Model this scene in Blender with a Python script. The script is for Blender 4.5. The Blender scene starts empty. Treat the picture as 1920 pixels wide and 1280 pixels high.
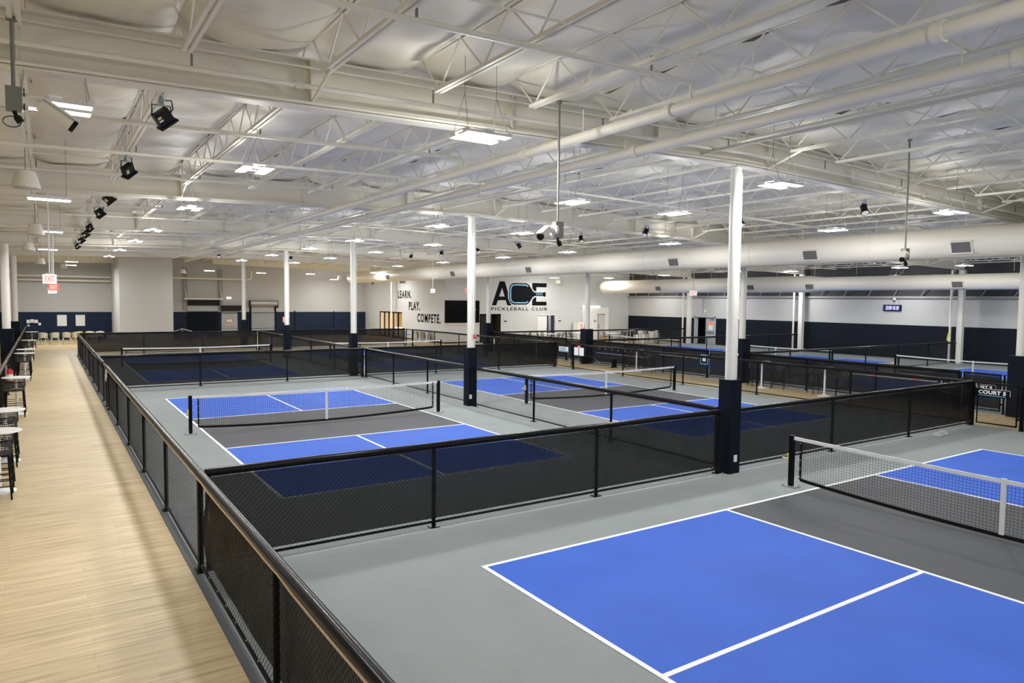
import bpy, math, random
from mathutils import Vector, Matrix

random.seed(7)
SC = bpy.context.scene
COL = SC.collection
FT = 0.3048

# ------------------------------------------------------------------ camera
cam = bpy.data.cameras.new('camera')
cam_o = bpy.data.objects.new('camera', cam)
COL.objects.link(cam_o)
cam.sensor_fit = 'HORIZONTAL'
cam.sensor_width = 36.0
cam.lens = 36.0 * 1315.82 / 1920.0
cam.clip_start, cam.clip_end = 0.05, 300
YAW, PITCH, ROLL = 0.5875, -0.0587, 0.0105
fw = Vector((math.sin(YAW) * math.cos(PITCH), math.cos(YAW) * math.cos(PITCH), math.sin(PITCH)))
rt = Vector((math.cos(YAW), -math.sin(YAW), 0))
up = rt.cross(fw)
rt2 = math.cos(ROLL) * rt + math.sin(ROLL) * up
up2 = -math.sin(ROLL) * rt + math.cos(ROLL) * up
M = Matrix((rt2, up2, -fw)).transposed().to_4x4()
M.translation = Vector((-4.4257, -7.2904, 3.3047))
cam_o.matrix_world = M
SC.camera = cam_o

# ------------------------------------------------------------------ world, exposure
w = bpy.data.worlds.new('world')
SC.world = w
w.use_nodes = True
w.node_tree.nodes['Background'].inputs[0].default_value = (0.8, 0.85, 1.0, 1)
w.node_tree.nodes['Background'].inputs[1].default_value = 0.05
SC.view_settings.view_transform = 'Standard'
SC.view_settings.look = 'None'
SC.view_settings.gamma = 1.0
SC.view_settings.use_curve_mapping = False
SC.view_settings.exposure = 0.10
P_DOWN, P_FILL = 98.0, 76.0      # watts of each high-bay light: straight down, and from an added bare lamp that fills the ceiling

# ------------------------------------------------------------------ materials
MATS = {}


def mat(name, col, rough=0.6, metal=0.0, noise=0.0, nscale=8.0, bump=0.0, bscale=60.0, emit=None, estr=0.0, alpha=1.0, spec=0.5, stretch=None):
    if name in MATS:
        return MATS[name]
    m = bpy.data.materials.new(name)
    m.use_nodes = True
    nt = m.node_tree
    b = nt.nodes['Principled BSDF']
    b.inputs['Base Color'].default_value = (*col, 1)
    b.inputs['Roughness'].default_value = rough
    b.inputs['Metallic'].default_value = metal
    b.inputs['Specular IOR Level'].default_value = spec
    if alpha < 1:
        b.inputs['Alpha'].default_value = alpha
    if emit:
        b.inputs['Emission Color'].default_value = (*emit, 1)
        b.inputs['Emission Strength'].default_value = estr
    tc = nt.nodes.new('ShaderNodeTexCoord')
    src = tc.outputs['Object']
    if stretch:
        mp = nt.nodes.new('ShaderNodeMapping')
        mp.inputs['Scale'].default_value = stretch
        nt.links.new(src, mp.inputs[0])
        src = mp.outputs[0]
    if noise > 0:
        n = nt.nodes.new('ShaderNodeTexNoise')
        n.inputs['Scale'].default_value = nscale
        n.inputs['Detail'].default_value = 5
        nt.links.new(src, n.inputs['Vector'])
        mx = nt.nodes.new('ShaderNodeMix')
        mx.data_type = 'RGBA'
        mx.inputs[6].default_value = (*[max(0, c * (1 - noise)) for c in col], 1)
        mx.inputs[7].default_value = (*[min(1, c * (1 + noise)) for c in col], 1)
        nt.links.new(n.outputs[0], mx.inputs[0])
        nt.links.new(mx.outputs[2], b.inputs['Base Color'])
    if bump > 0:
        n2 = nt.nodes.new('ShaderNodeTexNoise')
        n2.inputs['Scale'].default_value = bscale
        n2.inputs['Detail'].default_value = 3
        nt.links.new(src, n2.inputs['Vector'])
        bp = nt.nodes.new('ShaderNodeBump')
        bp.inputs['Strength'].default_value = bump
        bp.inputs['Distance'].default_value = 0.02
        nt.links.new(n2.outputs[0], bp.inputs['Height'])
        nt.links.new(bp.outputs[0], b.inputs['Normal'])
    MATS[name] = m
    return m


def wood_floor():
    m = bpy.data.materials.new('wood_planks')
    m.use_nodes = True
    nt = m.node_tree
    L = nt.links.new
    b = nt.nodes['Principled BSDF']
    tc = nt.nodes.new('ShaderNodeTexCoord')
    br = nt.nodes.new('ShaderNodeTexBrick')
    br.offset = 0.37
    br.inputs['Scale'].default_value = 1.0
    br.inputs['Brick Width'].default_value = 1.22
    br.inputs['Row Height'].default_value = 0.15
    br.inputs['Mortar Size'].default_value = 0.0012
    br.inputs['Bias'].default_value = 0.0
    br.inputs['Color1'].default_value = (0.66, 0.525, 0.315, 1)
    br.inputs['Color2'].default_value = (0.57, 0.45, 0.265, 1)
    br.inputs['Mortar'].default_value = (0.36, 0.26, 0.15, 1)
    L(tc.outputs['Object'], br.inputs['Vector'])
    mp = nt.nodes.new('ShaderNodeMapping')
    mp.inputs['Scale'].default_value = (0.8, 14.0, 1.0)
    L(tc.outputs['Object'], mp.inputs[0])
    n = nt.nodes.new('ShaderNodeTexNoise')
    n.inputs['Scale'].default_value = 1.3
    n.inputs['Detail'].default_value = 6
    n.inputs['Roughness'].default_value = 0.6
    L(mp.outputs[0], n.inputs['Vector'])
    rp = nt.nodes.new('ShaderNodeValToRGB')
    rp.color_ramp.elements[0].position = 0.28
    rp.color_ramp.elements[0].color = (0.62, 0.57, 0.50, 1)
    rp.color_ramp.elements[1].position = 0.56
    rp.color_ramp.elements[1].color = (1, 1, 1, 1)
    L(n.outputs[0], rp.inputs[0])
    mx = nt.nodes.new('ShaderNodeMix')
    mx.data_type = 'RGBA'
    mx.blend_type = 'MULTIPLY'
    mx.inputs[0].default_value = 1.0
    L(br.outputs[0], mx.inputs[6])
    L(rp.outputs[0], mx.inputs[7])
    L(mx.outputs[2], b.inputs['Base Color'])
    b.inputs['Roughness'].default_value = 0.45
    b.inputs['Specular IOR Level'].default_value = 0.35
    MATS['wood'] = m
    return m


def block_wall(name, c1, mortar, bump=0.25):
    m = bpy.data.materials.new(name)
    m.use_nodes = True
    nt = m.node_tree
    L = nt.links.new
    b = nt.nodes['Principled BSDF']
    tc = nt.nodes.new('ShaderNodeTexCoord')
    sp = nt.nodes.new('ShaderNodeSeparateXYZ')
    L(tc.outputs['Object'], sp.inputs[0])
    ad = nt.nodes.new('ShaderNodeMath')
    ad.operation = 'ADD'
    L(sp.outputs[0], ad.inputs[0])
    L(sp.outputs[1], ad.inputs[1])
    cb = nt.nodes.new('ShaderNodeCombineXYZ')
    L(ad.outputs[0], cb.inputs[0])
    L(sp.outputs[2], cb.inputs[1])
    br = nt.nodes.new('ShaderNodeTexBrick')
    br.inputs['Scale'].default_value = 1.0
    br.inputs['Brick Width'].default_value = 0.41
    br.inputs['Row Height'].default_value = 0.205
    br.inputs['Mortar Size'].default_value = 0.006
    br.inputs['Mortar Smooth'].default_value = 0.6
    br.inputs['Color1'].default_value = (*c1, 1)
    br.inputs['Color2'].default_value = (*[c * 0.98 for c in c1], 1)
    br.inputs['Mortar'].default_value = (*mortar, 1)
    L(cb.outputs[0], br.inputs['Vector'])
    L(br.outputs[0], b.inputs['Base Color'])
    bp = nt.nodes.new('ShaderNodeBump')
    bp.inputs['Strength'].default_value = bump
    bp.inputs['Distance'].default_value = 0.01
    bp.invert = True
    L(br.outputs[1], bp.inputs['Height'])
    L(bp.outputs[0], b.inputs['Normal'])
    b.inputs['Roughness'].default_value = 0.55
    b.inputs['Specular IOR Level'].default_value = 0.15
    MATS[name] = m
    return m


def screen_mat():
    """woven wind screen cloth: dark, partly open between its threads"""
    m = bpy.data.materials.new('windscreen_cloth')
    m.use_nodes = True
    nt = m.node_tree
    b = nt.nodes['Principled BSDF']
    b.inputs['Base Color'].default_value = (0.0065, 0.007, 0.0078, 1)
    b.inputs['Roughness'].default_value = 0.42
    b.inputs['Specular IOR Level'].default_value = 0.24
    b.inputs['Alpha'].default_value = 0.94
    MATS['screen'] = m
    return m


wood_floor()
block_wall('block_light', (0.50, 0.505, 0.51), (0.47, 0.475, 0.48), 0.15)
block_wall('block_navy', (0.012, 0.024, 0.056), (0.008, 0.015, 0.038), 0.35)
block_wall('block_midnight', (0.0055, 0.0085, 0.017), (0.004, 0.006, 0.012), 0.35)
screen_mat()
mat('court_grey', (0.245, 0.272, 0.275), 0.75, noise=0.10, nscale=1.4, bump=0.35, bscale=40, spec=0.3)
mat('court_blue', (0.038, 0.122, 0.56), 0.72, noise=0.17, nscale=0.9, bump=0.35, bscale=40, spec=0.3)
mat('court_dark', (0.078, 0.083, 0.092), 0.7, noise=0.12, nscale=1.2, bump=0.35, bscale=40, spec=0.3)
mat('line_white', (0.86, 0.86, 0.86), 0.7)
mat('edge_grey', (0.075, 0.085, 0.09), 0.7)
mat('steel_white', (0.80, 0.765, 0.66), 0.5, noise=0.04, nscale=3)
mat('insulation', (0.80, 0.76, 0.64), 0.55, noise=0.05, nscale=1.5, bump=1.0, bscale=2.6, stretch=(1.0, 1.5, 1))
mat('duct_white', (0.80, 0.765, 0.67), 0.45)
mat('column_white', (0.80, 0.785, 0.73), 0.4)
mat('pad_navy', (0.0045, 0.0075, 0.015), 0.55, spec=0.10)
mat('black_metal', (0.005, 0.005, 0.006), 0.35, spec=0.12)
mat('black_cap', (0.007, 0.007, 0.008), 0.25, spec=0.12)
mat('black_wire', (0.006, 0.006, 0.007), 0.5, spec=0.25)
mat('black_net', (0.007, 0.007, 0.008), 0.8, spec=0.2)
mat('black_plastic', (0.008, 0.008, 0.009), 0.4, spec=0.2)
mat('charcoal_weave', (0.030, 0.031, 0.034), 0.5)
mat('tan_bar_and_reflection', (0.62, 0.45, 0.30), 0.5)  # floor reflection painted on fence caps, and a push bar's own tan
mat('zip_yellow', (0.75, 0.60, 0.10), 0.5)
mat('tape_white', (0.80, 0.80, 0.80), 0.6, noise=0.12, nscale=7)
mat('white_paint', (0.80, 0.80, 0.80), 0.55)
mat('white_plastic', (0.85, 0.85, 0.84), 0.35)
mat('wall_white', (0.575, 0.595, 0.61), 0.7, noise=0.02, nscale=2)
mat('grey_paint', (0.30, 0.30, 0.305), 0.6)
mat('galvanised', (0.42, 0.42, 0.42), 0.4, 0.6, noise=0.1, nscale=10)
mat('grey_metal', (0.22, 0.22, 0.20), 0.45, 0.3)
mat('door_grey', (0.42, 0.46, 0.49), 0.45)
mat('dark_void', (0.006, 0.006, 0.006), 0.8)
mat('shaded_wall', (0.05, 0.05, 0.052), 0.8)
mat('tan_wall', (0.60, 0.44, 0.22), 0.6)
mat('brown_door', (0.05, 0.036, 0.024), 0.5)
mat('beige_plastic', (0.66, 0.62, 0.51), 0.45)
mat('lime_plastic', (0.66, 0.74, 0.18), 0.45)
mat('ink_black', (0.006, 0.006, 0.009), 0.7, spec=0.08)
mat('sky_blue', (0.16, 0.45, 0.72), 0.5)
mat('red_paint', (0.60, 0.025, 0.02), 0.35)
mat('sign_red', (0.75, 0.12, 0.09), 0.5, emit=(1.0, 0.12, 0.08), estr=0.7)
mat('sign_white', (0.85, 0.85, 0.85), 0.4, emit=(1, 0.97, 0.94), estr=0.5)
mat('paper_white', (0.82, 0.83, 0.86), 0.5)
mat('screen_black', (0.003, 0.003, 0.003), 0.3, spec=0.08)
mat('lens_glow', (1, 1, 1), 0.5, emit=(1.0, 0.985, 0.95), estr=9.0)
mat('lamp_glass', (0.55, 0.55, 0.52), 0.2, emit=(1.0, 0.97, 0.9), estr=0.25)
mat('clock_glow', (0.6, 0.6, 0.9), 0.4, emit=(0.66, 0.66, 1.0), estr=1.1)
mat('clock_face', (0.01, 0.01, 0.06), 0.3, emit=(0.02, 0.02, 0.5), estr=0.22)
mat('yellow_cloth', (0.62, 0.78, 0.06), 0.6)
mat('yellow_label', (0.75, 0.66, 0.12), 0.5)
mat('silver_blue', (0.35, 0.39, 0.46), 0.4, 0.5)
mat('vent_and_gap_dark', (0.12, 0.115, 0.10), 0.5)
mat('clear_plastic', (0.8, 0.8, 0.8), 0.1, alpha=0.28)
mat('wood_box', (0.45, 0.27, 0.12), 0.55)


# ------------------------------------------------------------------ mesh helper
class MB:
    def __init__(s):
        s.v, s.f, s.sm = [], [], False

    def hexa(s, p):
        n = len(s.v)
        s.v += [tuple(q) for q in p]
        s.f += [(n, n + 3, n + 2, n + 1), (n + 4, n + 5, n + 6, n + 7), (n, n + 1, n + 5, n + 4), (n + 1, n + 2, n + 6, n + 5), (n + 2, n + 3, n + 7, n + 6), (n + 3, n, n + 4, n + 7)]
        return s

    def bx(s, x0, x1, y0, y1, z0, z1):
        return s.hexa([(x0, y0, z0), (x1, y0, z0), (x1, y1, z0), (x0, y1, z0), (x0, y0, z1), (x1, y0, z1), (x1, y1, z1), (x0, y1, z1)])

    def box(s, c, d):
        return s.bx(c[0] - d[0] / 2, c[0] + d[0] / 2, c[1] - d[1] / 2, c[1] + d[1] / 2, c[2] - d[2] / 2, c[2] + d[2] / 2)

    def obox(s, c, d, R):
        """box of size d turned by matrix R about c"""
        c = Vector(c)
        P = []
        for z in (-1, 1):
            for x, y in ((-1, -1), (1, -1), (1, 1), (-1, 1)):
                P.append(c + R @ Vector((x * d[0] / 2, y * d[1] / 2, z * d[2] / 2)))
        return s.hexa(P)

    def tube(s, pts, r, n=8, cap=True, r2=None):
        pts = [Vector(p) for p in pts]
        base = len(s.v)
        m = len(pts)
        ref = None
        for i, p in enumerate(pts):
            if i == 0:
                t = pts[1] - p
            elif i == m - 1:
                t = p - pts[i - 1]
            else:
                t = (pts[i + 1] - p).normalized() + (p - pts[i - 1]).normalized()
            if t.length < 1e-9:
                t = Vector((0, 0, 1))
            t.normalize()
            if ref is None:
                ref = Vector((0, 0, 1)) if abs(t.z) < 0.9 else Vector((1, 0, 0))
            a = ref - t * ref.dot(t)
            if a.length < 1e-6:
                a = Vector((1, 0, 0)) - t * t.x
            a.normalize()
            ref = a
            b = t.cross(a)
            rr = r if r2 is None else r + (r2 - r) * i / (m - 1)
            for k in range(n):
                an = 2 * math.pi * (k + 0.5) / n
                s.v.append(tuple(p + (a * math.cos(an) + b * math.sin(an)) * rr))
        for i in range(m - 1):
            for k in range(n):
                q = base + i * n
                s.f.append((q + k, q + (k + 1) % n, q + n + (k + 1) % n, q + n + k))
        if cap:
            s.f.append(tuple(base + k for k in reversed(range(n))))
            s.f.append(tuple(base + (m - 1) * n + k for k in range(n)))
        return s

    def lathe(s, prof, n=24, c=(0, 0, 0)):
        base = len(s.v)
        for r, z in prof:
            for k in range(n):
                an = 2 * math.pi * k / n
                s.v.append((c[0] + r * math.cos(an), c[1] + r * math.sin(an), c[2] + z))
        for i in range(len(prof) - 1):
            for k in range(n):
                q = base + i * n
                s.f.append((q + k, q + (k + 1) % n, q + n + (k + 1) % n, q + n + k))
        s.f.append(tuple(base + k for k in reversed(range(n))))
        s.f.append(tuple(base + (len(prof) - 1) * n + k for k in range(n)))
        return s

    def grid(s, fn, nu, nv):
        base = len(s.v)
        for j in range(nv + 1):
            for i in range(nu + 1):
                s.v.append(tuple(fn(i / nu, j / nv)))
        for j in range(nv):
            for i in range(nu):
                q = base + j * (nu + 1) + i
                s.f.append((q, q + 1, q + nu + 2, q + nu + 1))
        return s

    def prism(s, poly, fn, t):
        """polygon in (u, v) put in place by fn(u, v, depth), t thick"""
        n = len(poly)
        base = len(s.v)
        s.v += [tuple(fn(u, v, 0)) for u, v in poly] + [tuple(fn(u, v, t)) for u, v in poly]
        s.f.append(tuple(base + k for k in range(n)))
        s.f.append(tuple(base + n + k for k in reversed(range(n))))
        for k in range(n):
            s.f.append((base + k, base + n + k, base + n + (k + 1) % n, base + (k + 1) % n))
        return s

    def mesh(s, name, m, smooth=False):
        me = bpy.data.meshes.new(name)
        me.from_pydata(s.v, [], s.f)
        me.update()
        me.materials.append(MATS[m])
        if smooth:
            for p in me.polygons:
                p.use_smooth = True
            try:
                me.set_sharp_from_angle(angle=math.radians(40))
            except Exception:
                pass
        return me

    def build(s, name, m, parent=None, loc=(0, 0, 0), smooth=False):
        return place(name, s.mesh(name, m, smooth), parent, loc)


def place(name, me, parent=None, loc=(0, 0, 0), rot=None):
    o = bpy.data.objects.new(name, me)
    COL.objects.link(o)
    o.location = loc
    if rot:
        o.rotation_euler = rot
    if parent:
        o.parent = parent
    return o


def tag(o, label, cat, group=None, kind='thing'):
    o['label'] = label
    o['category'] = cat
    o['kind'] = kind
    if group:
        o['group'] = group
    return o


def thing(name, label, cat, loc=(0, 0, 0), rz=0.0, group=None):
    o = bpy.data.objects.new(name, None)
    o.empty_display_size = 0.1
    COL.objects.link(o)
    o.location = loc
    o.rotation_euler = (0, 0, rz)
    return tag(o, label, cat, group)


def struct(o):
    o['kind'] = 'structure'
    return o


def kids(o):
    return [c for c in KIDS.get(o.name, [])]


def dup(root, loc, rz=None, label=None, group=None):
    """a copy of a thing with copies of its parts and sub-parts"""
    def cp(o, par):
        c = o.copy()
        COL.objects.link(c)
        if par:
            c.parent = par
        for ch in list(o.children):
            cp(ch, c)
        return c
    r = cp(root, None)
    r.location = loc
    if rz is not None:
        r.rotation_euler = (0, 0, rz)
    if label:
        r['label'] = label
    if group:
        r['group'] = group
    return r


ORD = ['first', 'second', 'third', 'fourth', 'fifth', 'sixth', 'seventh', 'eighth', 'ninth', 'tenth', 'eleventh', 'twelfth', 'thirteenth', 'fourteenth', 'fifteenth', 'sixteenth', 'seventeenth', 'eighteenth', 'nineteenth', 'twentieth']


def text_mesh(name, txt, wdt, hgt, m, depth=0.01, bold=0.0, space=1.0):
    cu = bpy.data.curves.new(name, 'FONT')
    cu.body = txt
    cu.size = 1.0
    cu.offset = bold
    cu.extrude = 0.01
    cu.space_character = space
    cu.resolution_u = 3
    o = bpy.data.objects.new(name, cu)
    COL.objects.link(o)
    dg = bpy.context.evaluated_depsgraph_get()
    me = bpy.data.meshes.new_from_object(o.evaluated_get(dg))
    bpy.data.objects.remove(o)
    xs = [v.co.x for v in me.vertices]
    ys = [v.co.y for v in me.vertices]
    x0, x1, y0, y1 = min(xs), max(xs), min(ys), max(ys)
    for v in me.vertices:
        v.co.x = (v.co.x - x0) / (x1 - x0) * wdt
        v.co.y = (v.co.y - y0) / (y1 - y0) * hgt
        v.co.z = v.co.z / 0.02 * depth
    me.materials.clear()
    me.materials.append(MATS[m])
    return me


FACE_NEG_X = (math.pi / 2, 0, -math.pi / 2)     # reads from the -X side
FACE_NEG_Y = (math.pi / 2, 0, 0)                # reads from the -Y side

# heights of the roof: a low ridge over the column row at X = 6.6
def gb(x):
    return 5.88 - 0.026 * (6.6 - x) if x < 6.6 else 5.88 - 0.0195 * (x - 6.6)


GH = 0.60            # girder depth
XL, XR, YN, YB = -12.0, 39.1, -11.0, 55.0
YF = 39.3            # the club-sign wall
XW = 20.55           # the slogan wall
FX0, FX1, FX2, FX3 = -5.5, -2.93, 16.85, 19.65      # fence lines along Y
FY = [1.67, 20.7, 38.3]

# ------------------------------------------------------------------ floor and court paint
struct(MB().bx(XL, XR, YN, YB, -0.2, 0.0).build('floor', 'wood'))
struct(MB().bx(FX1 - 0.085, FX2 + 0.06, YN + 0.3, FY[2] + 0.1, 0.0, 0.006).build('floor_court_pad', 'court_grey'))
struct(MB().bx(FX3 - 0.1, XR - 0.02, YN + 0.3, 31.75, 0.0, 0.006).build('floor_court_pad', 'court_grey'))
struct(MB().bx(FX1 - 0.10, FX1 - 0.085, YN + 0.3, FY[2] + 0.1, 0.0, 0.012).build('trim_1', 'edge_grey'))
struct(MB().bx(FX1 - 0.085, FX1 + 0.0, YN + 0.3, FY[2] + 0.1, 0.006, 0.0085).build('trim_2', 'edge_grey'))


def make_court():
    """regulation court lying along local X (13.41 m) and Y (6.10 m), origin at one corner"""
    t = thing('pickleball_court', 'x', 'court')
    Lc, Wc, k, lw = 44 * FT, 20 * FT, 15 * FT, 0.058
    z0, z1, z2 = 0.006, 0.009, 0.0115
    for a, b in ((0, k), (Lc - k, Lc)):
        for c, d in ((0, Wc / 2), (Wc / 2, Wc)):
            MB().bx(a, b, c, d, z0, z1).build('service_court', 'court_blue', t)
    MB().bx(k, Lc - k, 0, Wc, z0, z1).build('kitchen_zone', 'court_dark', t)
    for y in (0, Wc - lw):
        MB().bx(0, Lc, y, y + lw, z1, z2).build('sideline', 'line_white', t)
    for x in (0, Lc - lw):
        MB().bx(x, x + lw, lw, Wc - lw, z1, z2).build('baseline', 'line_white', t)
    for x in (k - lw, Lc - k):
        MB().bx(x, x + lw, lw, Wc - lw, z1, z2).build('kitchen_line', 'line_white', t)
    for a, b in ((lw, k - lw), (Lc - k + lw, Lc - lw)):
        MB().bx(a, b, Wc / 2 - lw / 2, Wc / 2 + lw / 2, z1, z2).build('centerline', 'line_white', t)
    return t


def make_net():
    """net along local X, centre at origin; posts just outside the sidelines"""
    t = thing('pickleball_net', 'x', 'net')
    W = 6.70
    h = W / 2

    def top(x):
        return 0.864 + 0.05 * (abs(x) / h) ** 1.4

    for sx in (-1, 1):
        p = MB().bx(sx * h - 0.038, sx * h + 0.038, -0.038, 0.038, 0.02, 0.935).build('post', 'black_metal', t)
        MB().bx(sx * h - 0.13, sx * h + 0.13, -0.11, 0.11, 0.006, 0.024).build('base_plate', 'galvanised', p)
        for bx_ in (-0.1, 0.1):
            for by_ in (-0.08, 0.08):
                MB().tube([(sx * h + bx_, by_, 0.02), (sx * h + bx_, by_, 0.045)], 0.014, 6).build('anchor_bolt', 'galvanised', p)
    e = h - 0.18
    nx, nz = 132, 16

    def low(x):
        return 0.17 - 0.10 * max(0.0, math.sin(math.pi * (x + e) / (2 * e))) ** 0.8

    m = MB()
    r = 0.0022
    for i in range(nx + 1):
        x = -e + 2 * e * i / nx
        za, zb = low(x), top(x) - 0.05
        m.tube([(x, 0, za), (x + 0.006 * math.sin(i * 1.7), 0.004 * math.sin(i), (za + zb) / 2), (x, 0, zb)], r, 3, False)
    for j in range(nz + 1):
        f = j / nz
        m.tube([(x, 0.001, low(x) * (1 - f) + (top(x) - 0.05) * f + 0.003 * math.sin(x * 37 + j)) for x in [-e + 2 * e * i / 44 for i in range(45)]], r, 3, False)
    m.build('net_mesh', 'black_net', t)
    m = MB()
    xs = [-h + 2 * h * i / 80 for i in range(81)]
    for a, b in zip(xs, xs[1:]):
        wa, wb = 0.010 + 0.003 * math.sin(a * 19), 0.010 + 0.003 * math.sin(b * 19)
        m.hexa([(a, -wa, top(a) - 0.052), (b, -wb, top(b) - 0.052), (b, wb, top(b) - 0.052), (a, wa, top(a) - 0.052), (a, -wa, top(a) + 0.006), (b, -wb, top(b) + 0.006), (b, wb, top(b) + 0.006), (a, wa, top(a) + 0.006)])
    m.build('top_tape', 'tape_white', t)
    m = MB()
    xs = [-e + 2 * e * i / 40 for i in range(41)]
    for a, b in zip(xs, xs[1:]):
        m.hexa([(a, -0.008, low(a) - 0.03), (b, -0.008, low(b) - 0.03), (b, 0.008, low(b) - 0.03), (a, 0.008, low(a) - 0.03), (a, -0.008, low(a) + 0.025), (b, -0.008, low(b) + 0.025), (b, 0.008, low(b) + 0.025), (a, 0.008, low(a) + 0.025)])
    m.build('bottom_band', 'black_net', t)
    MB().bx(-0.032, 0.032, -0.014, 0.014, 0.085, 0.885).build('center_strap', 'tape_white', t)
    MB().tube([(0, 0, 0.085), (0, 0, 0.006)], 0.006, 6).build('strap_anchor', 'galvanised', t)
    for sx in (-1, 1):
        MB().bx(sx * e - 0.018, sx * e + 0.018, -0.01, 0.01, low(e), top(e) - 0.02).build('side_band', 'black_net', t)
        MB().tube([((sx * (e + 0.01)) if k % 2 else (sx * (h - 0.04)), 0, 0.2 + k * 0.075) for k in range(9)], 0.003, 4, False).build('lacing_cord', 'black_net', t)
        for k in range(5):
            MB().box((sx * e, -0.012, 0.22 + k * 0.15), (0.014, 0.006, 0.014)).build('grommet', 'zip_yellow', t)
    cr = MB().bx(-h - 0.075, -h - 0.035, -0.03, 0.03, 0.45, 0.60).build('crank', 'zip_yellow', t)
    MB().tube([(-h - 0.07, 0, 0.51), (-h - 0.19, 0, 0.51)], 0.009, 6).build('crank_handle', 'white_plastic', cr)
    return t


court0 = make_court()
net0 = make_net()
NEAR, B_, C_, D_, E_ = 'the large court in front of the COURT sign gate', 'the court behind the nearest dark windscreen', 'the court beyond the padded post with the white outlet', 'the court beyond the second windscreen on the walkway side', 'the court beyond the second windscreen near the slogan wall'
COURTS = [((0, -6.096), 0, 'large blue court nearest the camera with dark kitchen and white lines'),
          ((4.83, 4.23), 1, 'blue court behind the nearest windscreen beside the wooden walkway'),
          ((14.72, 4.28), 1, 'blue court between the chain-link divider and the aisle of bar tables'),
          ((4.88, 22.8), 1, 'dim blue court seen through the second windscreen beside the wooden walkway'),
          ((14.72, 22.8), 1, 'blue court behind the second windscreen in front of the slogan wall'),
          ((22.4, 3.85), 0, 'blue court along the clock wall beside the COURT sign gate'),
          ((22.4, 13.75), 0, 'blue court along the clock wall, middle of the three there'),
          ((22.4, 24.1), 0, 'blue court along the clock wall in front of the open grey door')]
NLAB = ['pickleball net of the large court nearest the camera', 'pickleball net with yellow crank on the court beside the wooden walkway', 'pickleball net on the court seen through the chain-link divider', 'pickleball net on the far court beside the wooden walkway',
        'pickleball net on the far court in front of the slogan wall', 'pickleball net below the digital clock, partly hidden by a padded column', 'pickleball net on the middle court along the clock wall', 'pickleball net on the court in front of the open grey door']
for i, ((x, y), turned, lab) in enumerate(COURTS):
    rz = math.pi / 2 if turned else 0
    if i == 0:
        c, n = court0, net0
        c.location, c.rotation_euler = (x, y, 0), (0, 0, rz)
    else:
        c = dup(court0, (x, y, 0), rz)
        n = dup(net0, (0, 0, 0))
    c['label'] = lab
    c['group'] = 'pickleball courts'
    n['label'] = NLAB[i]
    n['group'] = 'pickleball nets'
    if turned:
        n.location = (x - 3.048, y + 6.705, 0)
        n.rotation_euler = (0, 0, 0)
    else:
        n.location = (x + 6.705, y + 3.048, 0)
        n.rotation_euler = (0, 0, -math.pi / 2)


# ------------------------------------------------------------------ fences
PANELS = {}


def panel_mesh(L, z0=0.08, z1=1.18):
    key = (round(L, 2), z0, z1)
    if key in PANELS:
        return PANELS[key]
    m = MB()
    p = 0.068
    H = z1 - z0
    r = 0.0024
    for sgn in (1, -1):
        k = int(-H / p) - 1
        while k * p < L + H:
            x0 = k * p
            # line x = x0 + s, z = s   (s in 0..H), mirrored for the other set
            a, b = max(0.0, -x0), min(H, L - x0)
            if b - a > 0.01:
                if sgn > 0:
                    m.tube([(x0 + a, 0.002, z0 + a), (x0 + b, 0.002, z0 + b)], r, 4, False)
                else:
                    m.tube([(L - x0 - a, -0.002, z0 + a), (L - x0 - b, -0.002, z0 + b)], r, 4, False)
            k += 1
    PANELS[key] = m.mesh('mesh_panel', 'black_wire')
    return PANELS[key]


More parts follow.
